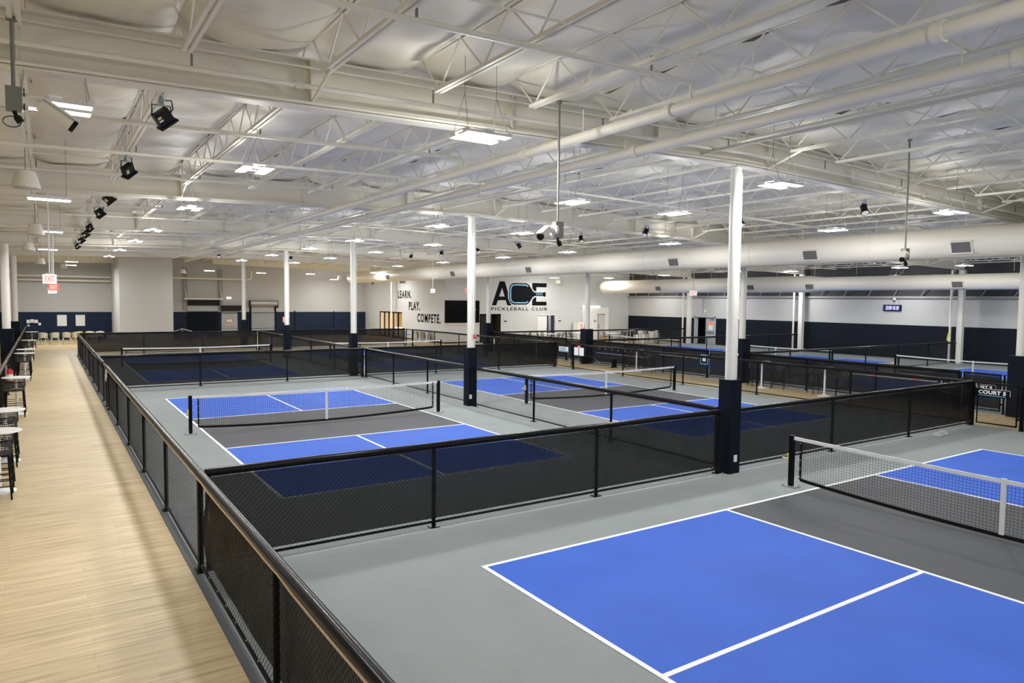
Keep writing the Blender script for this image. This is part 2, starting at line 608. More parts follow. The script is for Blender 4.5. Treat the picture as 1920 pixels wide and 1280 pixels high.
def fence(label, P0, P1, screen=None, tan=None, gaps=True, n=None, cap_r=0.052, group='chain-link court fences', ends=(True, True)):
    """screen: +1 / -1 = the side (local Y) that the cloth hangs on; tan: side of a light cap edge"""
    P0, P1 = Vector((*P0, 0)), Vector((*P1, 0))
    d = P1 - P0
    L = d.length
    t = thing('chain_link_fence', label, 'fence', P0, math.atan2(d.y, d.x), group)
    n = n or max(1, round(L / 3.1))
    s = L / n
    post = MB().tube([(0, 0, 0.0), (0, 0, 1.19)], 0.03, 10)
    pm = post.mesh('post', 'black_metal', True)
    fm = MB().bx(-0.07, 0.07, -0.06, 0.06, 0.0, 0.016).mesh('foot_plate', 'black_metal')
    for i in range(n + 1):
        if (i == 0 and not ends[0]) or (i == n and not ends[1]):
            continue
        x = min(max(i * s, 0.03), L - 0.03)
        po = place('post', pm, t, (x, 0, 0))
        place('foot_plate', fm, po, (0, 0, 0.006))
    pan = panel_mesh(s)
    for i in range(n):
        place('mesh_panel', pan, t, (i * s, -0.060 if screen and screen > 0 else 0, 0))
    m = MB()
    k = max(2, int(L / 1.2))
    m.tube([(L * i / k, 0, 1.195 + 0.004 * math.sin(i * 2.3)) for i in range(k + 1)], cap_r, 12)
    m.build('top_rail', 'black_cap', t, smooth=True)
    MB().tube([(0, 0, 0.085), (L, 0, 0.085)], 0.019, 8).build('bottom_rail', 'black_metal', t, smooth=True)
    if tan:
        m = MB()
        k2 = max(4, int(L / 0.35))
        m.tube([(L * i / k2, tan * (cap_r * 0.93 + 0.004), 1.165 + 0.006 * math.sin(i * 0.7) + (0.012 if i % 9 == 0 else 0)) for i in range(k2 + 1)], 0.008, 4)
        m.build('cap_reflection', 'tan_bar_and_reflection', t)  # tan strip drawn as the wood floor's reflection along the cap
    if screen:
        rnd = random.Random(label)
        ph = [rnd.uniform(0, 6.28) for _ in range(8)]

        def fn(u, v):
            x = 0.03 + u * (L - 0.06)
            z = 0.15 + v * 1.0
            up_ = v
            wv = 0.016 * math.sin(x * 2.6 + ph[0] + 3.1 * v) + 0.010 * math.sin(x * 5.3 - 4.2 * v + ph[1]) + 0.006 * math.sin(x * 11.7 + 7 * v + ph[2])
            sw = 0.020 * math.sin(x * 1.01 + ph[3]) * math.sin(math.pi * v)
            fold = 0.012 * math.sin((x * 1.6 + 2.5 * v) * 4 + ph[4]) * max(0, math.sin(x * 0.9 + ph[5])) * up_
            d_ = 1.35 * (wv + sw + fold) * min(1, 4 * v * (1 - v) + 0.15)
            if screen > 0:      # cloth laced between the wire and the posts
                return (x, -0.045 + 0.013 * math.tanh(d_ / 0.022), z)
            return (x, screen * (0.055 + d_), z)
        MB().grid(fn, int(L / 0.09), 14).build('windscreen', 'screen', t, smooth=True)
        z_ = MB()
        k3 = int(L / 0.42)
        for i in range(k3):
            x = (i + 0.5) * L / k3
            z_.box((x, -0.066 if screen > 0 else 0.022, 0.15), (0.009, 0.009, 0.014))
        z_.build('zip_tie', 'zip_yellow', t)
    return t


def gate(label, P0, P1, sign=None, txt_side=None, group='court gates'):
    P0, P1 = Vector((*P0, 0)), Vector((*P1, 0))
    d = P1 - P0
    L = d.length
    t = thing('fence_gate', label, 'gate', P0, math.atan2(d.y, d.x), group)
    MB().tube([(0.06, 0, 0.1), (0.06, 0, 1.17), (L - 0.06, 0, 1.17), (L - 0.06, 0, 0.1), (0.06, 0, 0.1)], 0.022, 8).build('gate_frame', 'black_metal', t, smooth=True)
    MB().tube([(0.05, 0, 1.19), (L - 0.05, 0, 1.19)], 0.035, 10).build('top_rail', 'black_cap', t, smooth=True)
    place('mesh_panel', panel_mesh(L - 0.12, 0.1, 1.16), t, (0.06, 0, 0))
    for x in (-0.035, L + 0.035):
        MB().tube([(x, 0, 0), (x, 0, 1.21)], 0.03, 10).build('gate_post', 'black_metal', t, smooth=True)
    if sign:
        MB().grid(lambda u, v: (0.06 + u * (L - 0.12), -0.03 + 0.008 * math.sin(u * 9 + 5 * v), 0.16 + v * 0.98), 12, 8).build('windscreen', 'screen', t, smooth=True)
    for z in (0.3, 1.0):
        MB().box((0.01, 0, z), (0.12, 0.06, 0.05)).build('hinge', 'black_metal', t)
    MB().box((L - 0.04, 0.0, 0.98), (0.09, 0.05, 0.06)).build('latch', 'black_metal', t)
    return t


def court_sign(t_parent, label, x, yc, z0, wdt, txt, group='court number signs'):
    """black board on a chain-link gate, read from the -X side"""
    t = thing('gate_sign', label, 'sign', (x, yc, z0), 0, group)
    MB().bx(-0.012, 0.012, -wdt / 2 - 0.08, wdt / 2 + 0.10, -0.06, 0.17).build('board', 'ink_black', t)
    place('lettering', text_mesh('lettering', txt, wdt, 0.105, 'line_white', 0.006, 0.04, 1.08), t, (-0.0125, wdt / 2, 0.02), FACE_NEG_X)
    MB().bx(-0.018, -0.012, -wdt / 2, wdt / 2, -0.025, -0.008).build('underline', 'sky_blue', t)
    MB().tube([(-0.016, -wdt / 2 - 0.10, 0.0), (-0.016, -wdt / 2 - 0.10, 0.16), (-0.016, wdt / 2 - 0.1, 0.16)], 0.006, 6).build('board_edge', 'tape_white', t)
    return t


# fences along the two sides of the walkway and round the courts
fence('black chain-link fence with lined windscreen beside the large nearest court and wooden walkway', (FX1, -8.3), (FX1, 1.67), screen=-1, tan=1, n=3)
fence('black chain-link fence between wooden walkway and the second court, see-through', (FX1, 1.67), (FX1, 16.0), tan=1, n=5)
gate('narrow fence gate in the walkway fence with notices hung next to it', (FX1, 16.85), (FX1, 18.05))
fence('short stretch of walkway fence carrying paper notices next to the gate', (FX1, 16.0), (FX1, 16.8), n=1)
fence('short stretch of walkway fence between gate and second windscreen', (FX1, 18.1), (FX1, 20.7), n=1)
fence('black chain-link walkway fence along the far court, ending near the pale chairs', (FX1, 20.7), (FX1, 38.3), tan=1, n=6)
fence('long dark windscreen fence behind the large nearest court', (FX1 + 0.06, 1.67), (6.36, 1.67), screen=1, n=3)
fence('dark windscreen fence from the big padded column to the COURT sign gate', (6.84, 1.67), (FX2 - 0.05, 1.67), screen=1, n=3)
fence('see-through chain-link divider from the nearest padded column to the second one', (6.62, 1.92), (6.62, 11.32), n=3)
fence('see-through chain-link divider from the second padded column to the windscreen corner', (6.70, 11.85), (6.76, 20.64), n=3)
fence('dark wrinkled windscreen fence behind the second court, walkway half', (FX1 + 0.06, 20.7), (6.72, 20.7), screen=1, n=3)
fence('dark windscreen fence behind the third court, aisle half', (6.80, 20.7), (FX2 - 0.05, 20.7), screen=1, n=3)
fence('chain-link divider between the two far courts, first part', (6.76, 20.95), (6.72, 31.2), n=3)
fence('chain-link divider between the two far courts, last part', (6.72, 31.95), (6.72, 38.22), n=2)
fence('farthest dark windscreen fence in front of the pale chairs and stair rail', (FX1 + 0.06, 38.3), (6.66, 38.3), screen=1, n=3)
fence('farthest dark windscreen fence in front of the tan room windows', (6.78, 38.3), (FX2 - 0.05, 38.3), screen=1, n=3)
fence('chain-link aisle fence beside the large nearest court, past the COURT sign gate', (FX2, -8.3), (FX2, 0.5), n=3)
fence('chain-link aisle fence along the third court with pale floor behind', (FX2, 1.70), (FX2, 19.28), n=5)
fence('chain-link aisle fence along the far court, in front of the television', (FX2, 20.75), (FX2, 37.1), n=5)
gate('chain-link gate with large white COURT 5 lettering', (FX2, 0.55), (FX2, 1.62))
gate('chain-link gate with pale blue and white number board by the corner post', (FX2, 19.36), (FX2, 20.64))
gate('chain-link gate with small blue board in front of the slogan wall', (FX2, 37.16), (FX2, 38.2))
fence('dark screened fence across the aisle, past the last gate beside the big column', (FX3, -8.3), (FX3, 1.28), screen=-1, n=3)
fence('dark screened fence across the aisle between the two nearest aisle gates', (FX3, 3.27), (FX3, 11.3), screen=-1, n=3)
fence('dark screened fence across the aisle behind the paddle bench', (FX3, 13.42), (FX3, 21.3), screen=-1, n=3)
fence('dark screened fence across the aisle running toward the club logo', (FX3, 23.4), (FX3, 31.3), screen=-1, n=3)
gate('screened gate across the aisle below the clock court', (FX3, 2.05), (FX3, 3.2), True)
gate('screened gate across the aisle beside the middle column', (FX3, 12.05), (FX3, 13.35), True)
gate('screened gate across the aisle in front of the lounge tables', (FX3, 22.05), (FX3, 23.3), True)
fence('cross fence of the clock court, from the first aisle column to the yellow vest', (19.95, 11.65), (38.1, 11.65), n=6, group='cross fences toward the clock wall')
fence('cross fence from the third aisle column to the wall column beyond the clock', (19.95, 21.6), (38.1, 21.6), n=6, group='cross fences toward the clock wall')
fence('cross fence in front of the lounge tables and trash can', (19.95, 31.6), (38.1, 31.6), n=6, group='cross fences toward the clock wall')
fence('chain-link fence behind the row of white bar tables on the walkway', (FX0, 4.0), (FX0, 24.0), n=7)
fence('far part of the bar table fence, running to the navy wall', (FX0, 24.0), (FX0, 50.0), n=8)

court_sign(None, 'black board reading COURT 5 hung on the nearest gate', FX2 - 0.045, 1.19, 0.88, 0.66, 'COURT 5')
court_sign(None, 'black board reading COURT 9 on the gate across the aisle', FX3 - 0.034, 2.62, 0.71, 0.60, 'COURT 9')
t = thing('gate_sign', 'white and pale blue board on the gate by the corner post', 'sign', (FX2 - 0.045, 20.0, 0.85), 0, 'court number signs')
MB().bx(-0.012, 0.012, -0.36, 0.36, -0.05, 0.2).build('board', 'paper_white', t)
MB().bx(-0.017, -0.012, -0.34, 0.34, -0.04, 0.03).build('stripe', 'sky_blue', t)
place('lettering', text_mesh('lettering', 'COURT', 0.5, 0.1, 'ink_black', 0.004, 0.02), t, (-0.0125, 0.28, 0.06), FACE_NEG_X)
t = thing('gate_sign', 'small blue board on the gate in front of the slogan wall', 'sign', (FX2 - 0.045, 37.6, 0.85), 0, 'court number signs')
MB().bx(-0.012, 0.012, -0.36, 0.36, -0.05, 0.2).build('board', 'paper_white', t)
MB().bx(-0.017, -0.012, -0.34, 0.34, -0.04, 0.03).build('stripe', 'sky_blue', t)
t = thing('notice_board', 'pair of white notice sheets with red arrow on the aisle fence', 'sign', (FX2 - 0.05, 18.8, 0.70), 0)
for s_ in (-1, 1):
    MB().bx(-0.006, 0.006, min(s_ * 0.03, s_ * 0.36), max(s_ * 0.03, s_ * 0.36), 0, 0.38).build('sheet', 'paper_white', t)
MB().bx(-0.010, 0.0, -0.02, 0.02, 0.06, 0.30).build('arrow_strip', 'red_paint', t)
MB().bx(-0.008, 0.004, -0.09, 0.09, 0.38, 0.47).build('red_tab', 'sign_red', t)
for q, (yy, zz, w_, h_, lab) in enumerate(((16.25, 0.93, 0.5, 0.22, 'larger white paper notice cable-tied to the walkway fence by the gate'), (16.55, 0.80, 0.36, 0.18, 'smaller white paper notice hanging lower on the walkway fence by the gate'))):
    tag(MB().bx(-0.006, 0.006, -w_ / 2, w_ / 2, 0, h_).build('notice_sheet', 'paper_white', None, (FX1 - 0.045, yy, zz)), lab, 'sign', 'paper notices on the walkway fence')

# ------------------------------------------------------------------ steel columns
COLMESH = {}


def column(x, y, label, padded=True, outlet=None, pipe=True, r=0.105, half=0.15):
    t = thing('steel_column', label, 'column', (x, y, 0), 0, 'white steel columns')
    MB().tube([(0, 0, 0.0), (0, 0, gb(x) - 0.01)], r, 20).build('shaft', 'column_white', t, smooth=True)
    MB().box((0, 0, gb(x) - 0.02), (0.3, 0.3, 0.03)).build('cap_plate', 'column_white', t)
    if padded:
        MB().bx(-half, half, -half, half, 0.006, 1.80).build('pad', 'pad_navy', t)
        MB().bx(-half - 0.004, half + 0.004, -half - 0.004, half + 0.004, 1.80, 1.82).build('pad_top', 'pad_navy', t)
    if pipe:
        MB().tube([(r + 0.022, -0.03, 1.8 if padded else 0.02), (r + 0.022, -0.03, gb(x) - 0.1)], 0.017, 8).build('conduit', 'column_white', t, smooth=True)
        b = MB()
        for z in (2.3, 3.0, 3.9, 4.8):
            b.box((r + 0.02, -0.03, z), (0.05, 0.05, 0.03))
        b.build('conduit_strap', 'column_white', t)
    if outlet:
        MB().box((outlet[0] * half, -half - 0.006, 0.30), (0.085, 0.016, 0.13)).build('outlet_cover', 'white_plastic', t)
    return t


column(6.6, 1.62, 'big white column with navy padded base at the windscreen corner nearest the camera', outlet=(0.1,))
column(6.6, 11.6, 'white column with navy pad and white outlet, second in its row', outlet=(-0.5,))
column(6.6, 21.6, 'white column with navy pad, third in its row, before the window room')
column(6.6, 31.6, 'white column with navy pad, fourth in its row, beside the roll-up door')
column(6.6, 41.6, 'slender white column at the far end of its row by the grey door')
for i, yy in enumerate((1.6, 11.6, 21.6, 31.6)):
    column(19.6, yy, ['white column below the large duct beside the COURT sign gate', 'white column in the aisle in front of the clock wall', 'white column in front of the small open white door', 'white column in front of the dark double door'][i], half=0.24, r=0.13)
column(19.79, 47.4, 'thin white column standing in front of the tan window room', padded=False, pipe=False, r=0.06)
for i, yy in enumerate((1.6, 11.6, 21.6, 31.6)):
    t = thing('wall_column', ['white wall column beyond the frame edge of the clock wall', 'white wall column next to the yellow vest on the clock wall', 'white wall column between clock and grey door', 'white wall column between grey door and lounge'][i], 'column', (38.45, yy, 0), 0, 'white columns along the clock wall')
    MB().bx(-0.14, 0.14, -0.14, 0.14, 0.006, gb(38.4) - 0.02).build('shaft', 'column_white', t)
    MB().tube([(-0.25, 0.42, 0.006), (-0.25, 0.42, gb(38.2))], 0.06, 12).build('drain_pipe', 'column_white', t, smooth=True)
for i, yy in enumerate((30.9, 41.5)):
    column(-5.85, yy, ['white column with tall navy pad behind the bar tables', 'farther white column with navy pad by the navy wall'][i], half=0.24, r=0.16, pipe=False)

# ------------------------------------------------------------------ roof: insulation blanket, girders, joists
def roof_z(x, y):
    u = ((x + 4.6) / 1.5) % 1.0
    sag = 0.15 * (1 - abs(2 * u - 1) ** 3.2)
    a = 0.025 * math.sin(y * 1.9 + math.floor((x + 4.6) / 1.5) * 2.1) + 0.018 * math.sin(y * 4.3 + x * 3.0) + 0.012 * math.sin(y * 7.7 - x * 5.0)
    e = abs(2 * u - 1)
    a += 0.020 * e * e * math.sin(y * 13 + 3 * math.sin(y * 1.3 + x)) * (0.4 + 0.6 * math.sin(y * 0.9 + math.floor((x + 4.6) / 1.5) * 1.7) ** 2)
    k = (y - 1.6) / 10.0
    gd = abs(k - round(k)) * 10
    dip = 0.05 * math.exp(-(gd / 0.5) ** 2)
    return gb(x) + GH + 0.24 - sag - dip + a * (4 * u * (1 - u) + 0.15)


nx_ = int((XR - XL) / 0.125)
ny_ = int((YB - YN) / 0.11)
MB().grid(lambda u, v: (XL + u * (XR - XL), YN + v * (YB - YN), roof_z(XL + u * (XR - XL), YN + v * (YB - YN))), nx_, ny_).build('ceiling', 'insulation', smooth=True)
struct(bpy.data.objects['ceiling'])

GY = [1.6, 11.6, 21.6, 31.6, 41.6, 51.6]
GXS = [(-12, -5.85), (-5.85, 6.6), (6.6, 19.6), (19.6, 38.6)]
GNAME = ['nearest', 'second', 'third', 'fourth', 'fifth', 'sixth']
SPN = ['outermost span past the bar tables', 'span over the wooden walkway side', 'span between ridge column and duct', 'span toward the clock wall']
stiff = MB().bx(-0.006, 0.006, -0.10, 0.10, 0.02, GH - 0.02).mesh('web_stiffener', 'steel_white')
brace = MB().tube([(0, 0, 0.03), (0, -1.05, 0.36)], 0.022, 6).tube([(0, 0, 0.03), (0, 1.05, 0.36)], 0.022, 6).mesh('flange_brace', 'steel_white')
clamp = MB().box((0, 0, 0.045), (0.05, 0.26, 0.05)).mesh('clamp', 'grey_metal')
for gi, gy_ in enumerate(GY):
    for si, (a, b) in enumerate(GXS):
        if gy_ > YF and si == 3:
            continue
        if gi == 5 and si == 1:
            b = -0.14
        t = thing('roof_girder', f'white steel roof girder, {GNAME[gi]} from the camera, {SPN[si]}', 'girder', (0, gy_, 0), 0, 'white roof girders')

        def ib(y0, y1, z0, z1):
            return MB().hexa([(a, y0, gb(a) + z0), (b, y0, gb(b) + z0), (b, y1, gb(b) + z0), (a, y1, gb(a) + z0), (a, y0, gb(a) + z1), (b, y0, gb(b) + z1), (b, y1, gb(b) + z1), (a, y1, gb(a) + z1)])
        ib(-0.006, 0.006, 0.02, GH - 0.02).build('web', 'steel_white', t)
        ib(-0.11, 0.11, 0, 0.022).build('bottom_flange', 'steel_white', t)
        ib(-0.11, 0.11, GH - 0.022, GH).build('top_flange', 'steel_white', t)
        if gi < 4:
            k = 0
            x = -10.6
            while x < 38:
                if a + 0.2 < x < b - 0.2:
                    if k % 2 == 0:
                        place('web_stiffener', stiff, t, (x, 0, gb(x)))
                    if k % 3 == 0:
                        place('flange_brace', brace, t, (x + 0.0, 0, gb(x)))
                x += 1.5
                k += 1
    # joists of the bay before this girder are added below

jl = 4.86
NP = 8


def joist_parts():
    ch = MB()
    for s_ in (-1, 1):
        ch.bx(s_ * 0.034 - 0.020, s_ * 0.034 + 0.020, -jl + 0.45, jl - 0.45, -0.022, 0.022)
    tp = MB()
    for s_ in (-1, 1):
        tp.bx(s_ * 0.034 - 0.020, s_ * 0.034 + 0.020, -jl, jl, 0.50, 0.545)
    wb = MB()
    n = 16
    ys = [-jl + 0.5 + (2 * jl - 1.0) * i / n for i in range(n + 1)]
    pts = [(0, -jl + 0.02, 0.5)]
    for i, y in enumerate(ys):
        pts.append((0, y, 0.01 if i % 2 == 0 else 0.51))
    pts.append((0, jl - 0.02, 0.5))
    for p, q in zip(pts, pts[1:]):
        wb.tube([p, q], 0.0125, 5)
    return ch.mesh('bottom_chord', 'steel_white'), tp.mesh('top_chord', 'steel_white'), wb.mesh('web_bracing', 'steel_white')


jb, jt, jw = joist_parts()
BAYN = ['the roof bay above the camera', 'the roof bay behind the nearest girder', 'the roof bay behind the second girder', 'the roof bay behind the third girder', 'the roof bay behind the fourth girder', 'the roof bay behind the fifth girder']
joist0 = None
for bi in range(6):
    yc = -3.4 + 10 * bi
    for k in range(-5, 29):
        x = -4.6 + 1.5 * k
        if x < XL + 0.3 or x > XR - 0.5 or (yc > 42 and x > XW - 0.2) or (yc > 41 and x > XW - 0.2):
            continue
        if bi == 4 and x > XW:
            continue
        if joist0 is None:
            t = thing('bar_joist', 'x', 'roof joist', (x, yc, gb(x) + 0.30))
            place('bottom_chord', jb, t)
            place('top_chord', jt, t)
            place('web_bracing', jw, t)
            joist0 = t
        else:
            t = dup(joist0, (x, yc, gb(x) + 0.30))
        t['label'] = f'white open-web bar joist with zigzag rods in {BAYN[bi]}'
        t['group'] = f'bar joists in {BAYN[bi]}'
# bridging rods that tie the joists together
for bi in range(5):
    for q, dy in enumerate((-1.65, 1.65)):
        yy = -3.4 + 10 * bi + dy
        m = MB()
        m.tube([(XL + 0.2, yy, gb(XL) + 0.29), (6.6, yy, gb(6.6) + 0.29), (38.6 if yy < YF else XW - .1, yy, gb(38.6 if yy < YF else XW) + 0.29)], 0.013, 5)
        tag(m.build('joist_bridging', 'steel_white'), f'thin white bridging rod tying joists, {ORD[q]} in {BAYN[bi]}', 'roof rod', 'bridging rods under the joists')

# ------------------------------------------------------------------ pipes, ducts
for gi, gy_ in enumerate(GY[:4]):
    for q, (dy, dz) in enumerate(((-0.14, 0.05), (-0.16, 0.47))):
        tag(MB().tube([(XL + 0.2, gy_ + dy, gb(XL) + dz), (6.6, gy_ + dy, gb(6.6) + dz), (38.2, gy_ + dy, gb(38.2) + dz)], 0.021 if q == 0 else 0.013, 8).build('girder_conduit', 'steel_white', smooth=True), f'thin white conduit along the {["foot", "head"][q]} of the {GNAME[gi]} roof girder', 'conduit', 'conduits along the roof girders')
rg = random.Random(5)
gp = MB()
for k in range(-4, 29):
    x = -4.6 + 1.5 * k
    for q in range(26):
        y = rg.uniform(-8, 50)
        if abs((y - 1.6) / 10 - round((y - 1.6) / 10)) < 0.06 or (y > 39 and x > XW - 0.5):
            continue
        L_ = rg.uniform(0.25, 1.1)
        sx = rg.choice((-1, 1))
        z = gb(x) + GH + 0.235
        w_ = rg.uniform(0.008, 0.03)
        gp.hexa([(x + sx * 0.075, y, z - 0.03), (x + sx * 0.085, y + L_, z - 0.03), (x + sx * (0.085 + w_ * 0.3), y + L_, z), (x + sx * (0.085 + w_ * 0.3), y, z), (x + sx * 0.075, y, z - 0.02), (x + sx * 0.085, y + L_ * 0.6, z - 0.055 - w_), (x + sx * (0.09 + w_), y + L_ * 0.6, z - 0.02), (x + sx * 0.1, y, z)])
o = struct(gp.build('ceiling_gap_shade', 'vent_and_gap_dark'))  # dark solids stand in for the shade inside gaps in the insulation
def pipe_run(name, label, cat, pts, r, couplings=(), m='steel_white', n=14, hang=None, group=None):
    t = thing(name, label, cat, (0, 0, 0), 0, group)
    MB().tube(pts, r, n).build('pipe', m, t, smooth=True)
    cm = None
    p0, p1 = Vector(pts[0]), Vector(pts[-1])
    for f in couplings:
        p = p0.lerp(p1, f)
        d = (p1 - p0).normalized() * 0.05
        c = MB().tube([p - d, p + d], r * 1.28, n).build('coupling', m, t, smooth=True)
    if hang:
        for f in hang:
            p = p0.lerp(p1, f)
            MB().tube([p + Vector((0, 0, r * 0.9)), (p.x, p.y, gb(p.x) + 0.32)], 0.009, 6).build('hanger_rod', m, t)
    return t


zz = 5.69
pipe_run('sprinkler_main', 'fat white sprinkler main under the roof, the one passing nearer the walkway', 'pipe', [(2.17, -9, zz), (2.17, 40, zz)], 0.078, [0.1, 0.165, 0.23, 0.35, 0.5, 0.7], hang=[0.08, 0.14, 0.2, 0.27, 0.35, 0.45, 0.55, 0.7, 0.85], group='white roof pipes')
pipe_run('sprinkler_main', 'fat white sprinkler main under the roof, the one passing nearer the ridge columns', 'pipe', [(3.48, -9, zz), (3.48, 44, zz)], 0.082, [0.09, 0.19, 0.28, 0.4, 0.55, 0.75], hang=[0.1, 0.16, 0.22, 0.3, 0.38, 0.5, 0.6, 0.8], group='white roof pipes')
pipe_run('gas_pipe', 'slim white roof pipe running beside the ridge columns', 'pipe', [(5.6, -9, gb(5.6) + 0.16), (5.6, 50, gb(5.6) + 0.16)], 0.03, hang=[0.1, 0.25, 0.4, 0.6], group='white roof pipes')
by_ = [-4.6, -1.25, 1.33, 4.4, 7.0, 9.6, 12.6, 15.6, 18.6, 22.6, 25.6, 28.6, 32.6, 35.6, 38.4]
for i, yy in enumerate(by_):
    pts = [(XL + 0.3, yy, gb(XL) + 0.22), (2.17, yy, gb(2.17) + 0.20)]
    if i % 2 == 0:
        pts += [(6.6, yy, gb(6.6) + 0.20), (37.5, yy, gb(37.5) + 0.20)]
    t = thing('sprinkler_branch', f'thin white sprinkler branch pipe across the joists, {ORD[i]} from the camera', 'pipe', (0, 0, 0), 0, 'thin sprinkler branch pipes')
    MB().tube(pts, 0.030, 8).build('pipe', 'steel_white', t, smooth=True)
    xm = 2.17 if i % 2 else 3.48
    MB().tube([(xm, yy, zz), (xm, yy, gb(xm) + 0.22)], 0.022, 8).build('riser', 'steel_white', t, smooth=True)
    if i < 10:
        a_, b_ = (-10.5, 2.0) if i % 2 else (-9.0, 36.0)
        x = a_
        while x < b_:
            MB().tube([(x, yy, gb(x) + 0.2), (x, yy, gb(x) + 0.36)], 0.014, 6).lathe([(0.008, 0.36), (0.008, 0.385), (0.024, 0.388), (0.024, 0.396)], 8, (x, yy, gb(x))).build('sprinkler_head', 'grey_metal', t)
            x += 3.0
        x = a_ + 1.2
        while x < b_:
            MB().tube([(x - 0.05, yy, gb(x) + 0.205), (x + 0.05, yy, gb(x) + 0.205)], 0.042, 8).build('pipe_coupling', 'steel_white', t, smooth=True)
            x += 3.0


def duct(label, x, z, r, y0, y1, elbow, vents, joints, taper=None, vdir=-1):
    t = thing('spiral_duct', label, 'duct', (x, 0, z), 0, 'large round white air ducts')
    prof = [(y0, r)]
    if taper:
        prof = [(y0, taper[1]), (taper[0] - 0.6, taper[1]), (taper[0] + 0.4, r)]
    prof.append((y1, r))
    n = 40
    m = MB()
    rings = []
    for i in range(len(prof) - 1):
        (ya, ra), (yb, rb) = prof[i], prof[i + 1]
        k = max(1, int((yb - ya) / 2.0))
        for j in range(k):
            rings.append((ya + (yb - ya) * j / k, ra + (rb - ra) * j / k))
    rings.append(prof[-1])
    # rounded far end
    for k in range(1, 8):
        an = k / 7 * math.pi / 2
        rings.append((y1 + elbow * math.sin(an), r * max(0.02, math.cos(an)) if k < 7 else r * 0.03))
    base = len(m.v)
    for yy, rr in rings:
        for k in range(n):
            an = 2 * math.pi * k / n
            m.v.append((rr * math.cos(an), yy, rr * math.sin(an)))
    for i in range(len(rings) - 1):
        for k in range(n):
            q = i * n
            m.f.append((q + k, q + n + k, q + n + (k + 1) % n, q + (k + 1) % n))
    m.f.append(tuple(range(n)))
    m.build('duct_body', 'duct_white', t, smooth=True)
    # raised spiral seams
    s_ = MB()
    yy = y0 + 0.2
    for jy in joints:
        rr = r if not taper or jy > taper[0] else taper[1]
        s_.tube([((rr + 0.004) * math.cos(2 * math.pi * k / 36), jy, (rr + 0.004) * math.sin(2 * math.pi * k / 36)) for k in range(37)], 0.010, 4, False)
    s_.build('joint_band', 'duct_white', t)
    s_ = MB()
    pts = []
    turns = int((y1 - y0 - 0.4) / 0.30)
    for k in range(turns * 16):
        an = 2 * math.pi * k / 16
        yq = y0 + 0.2 + k / 16 * 0.30
        rr = r if not taper else (taper[1] if yq < taper[0] - 0.6 else (r if yq > taper[0] + 0.4 else taper[1] + (r - taper[1]) * (yq - taper[0] + 0.6)))
        pts.append(((rr + 0.001) * math.cos(an), yq, (rr + 0.001) * math.sin(an)))
    s_.tube(pts, 0.0045, 4, False)
    s_.build('spiral_seam', 'duct_white', t)
    for vy in vents:
        rr = r if not taper or vy > taper[0] else taper[1]
        an = math.radians(200)
        c = Vector((rr * math.cos(an), vy, rr * math.sin(an)))
        nrm = Vector((math.cos(an), 0, math.sin(an)))
        tz = Vector((-math.sin(an), 0, math.cos(an)))
        R = Matrix((nrm, Vector((0, 1, 0)), nrm.cross(Vector((0, 1, 0))))).transposed()
        g = MB().obox(c + nrm * -0.05, (0.14, 0.58, 0.38), R).build('air_grille', 'duct_white', t)
        MB().obox(c + nrm * 0.022, (0.012, 0.50, 0.30), R).build('louver_core', 'vent_and_gap_dark', g)
        l_ = MB()
        for k in range(13):
            l_.obox(c + nrm * 0.03 + Vector((0, -0.24 + k * 0.04, 0)), (0.012, 0.008, 0.30), R)
        l_.build('louver', 'galvanised', g)
    hs = MB()
    yy = y0 + 1.0
    while yy < y1:
        hs.tube([(0, yy, r - 0.02), (0, yy, gb(x) + 0.32 - z)], 0.008, 6)
        yy += 2.6
    hs.build('hanger_rod', 'steel_white', t)
    return t


duct('nearer of the two large white round ducts, above the aisle', 17.6, 5.09, 0.455, -9, 50.6, 0.5, [2.3, 7.0, 13.2, 23.6, 32.0, 42.2], [-2, 0.6, 5.0, 9.5, 15, 20, 26, 34, 40, 46])
duct('farther white round duct, above the courts by the clock wall', 34.0, 4.46, 0.50, -4, 36.6, 0.55, [9.7, 17.8, 22.0, 30.2], [5, 11, 20, 25.4, 30, 35], taper=(17.7, 0.395))

# ------------------------------------------------------------------ lights
def make_highbay():
    t = thing('high_bay_light', 'x', 'ceiling light')
    MB().bx(-0.06, 0.06, -0.25, 0.25, 0.02, 0.05).bx(-0.34, -0.30, -0.25, 0.25, 0.02, 0.035).bx(0.30, 0.34, -0.25, 0.25, 0.02, 0.035).build('housing', 'white_paint', t)
    for s_ in (-1, 1):
        h_ = MB().hexa([(-0.33, s_ * 0.165 - 0.085, -0.02), (0.33, s_ * 0.165 - 0.085, -0.02), (0.33, s_ * 0.165 + 0.085, -0.02), (-0.33, s_ * 0.165 + 0.085, -0.02), (-0.33, s_ * 0.165 - 0.06, 0.02), (0.33, s_ * 0.165 - 0.06, 0.02), (0.33, s_ * 0.165 + 0.06, 0.02), (-0.33, s_ * 0.165 + 0.06, 0.02)]).build('reflector', 'white_paint', t)
        MB().bx(-0.32, 0.32, s_ * 0.165 - 0.075, s_ * 0.165 + 0.075, -0.026, -0.019).build('lens', 'lens_glow', h_)
    MB().box((0, 0, 0.065), (0.22, 0.08, 0.03)).build('driver_box', 'steel_white', t)
    for s_ in (-1, 1):
        MB().tube([(s_ * 0.3, 0.18, 0.06), (s_ * 0.24, 0, 0.52)], 0.004, 4).tube([(s_ * 0.3, -0.18, 0.06), (s_ * 0.24, 0, 0.52)], 0.004, 4).tube([(s_ * 0.24, 0, 0.5), (s_ * 0.24, 0, 1.12)], 0.004, 4).build('hanging_wire', 'grey_metal', t)
    return t


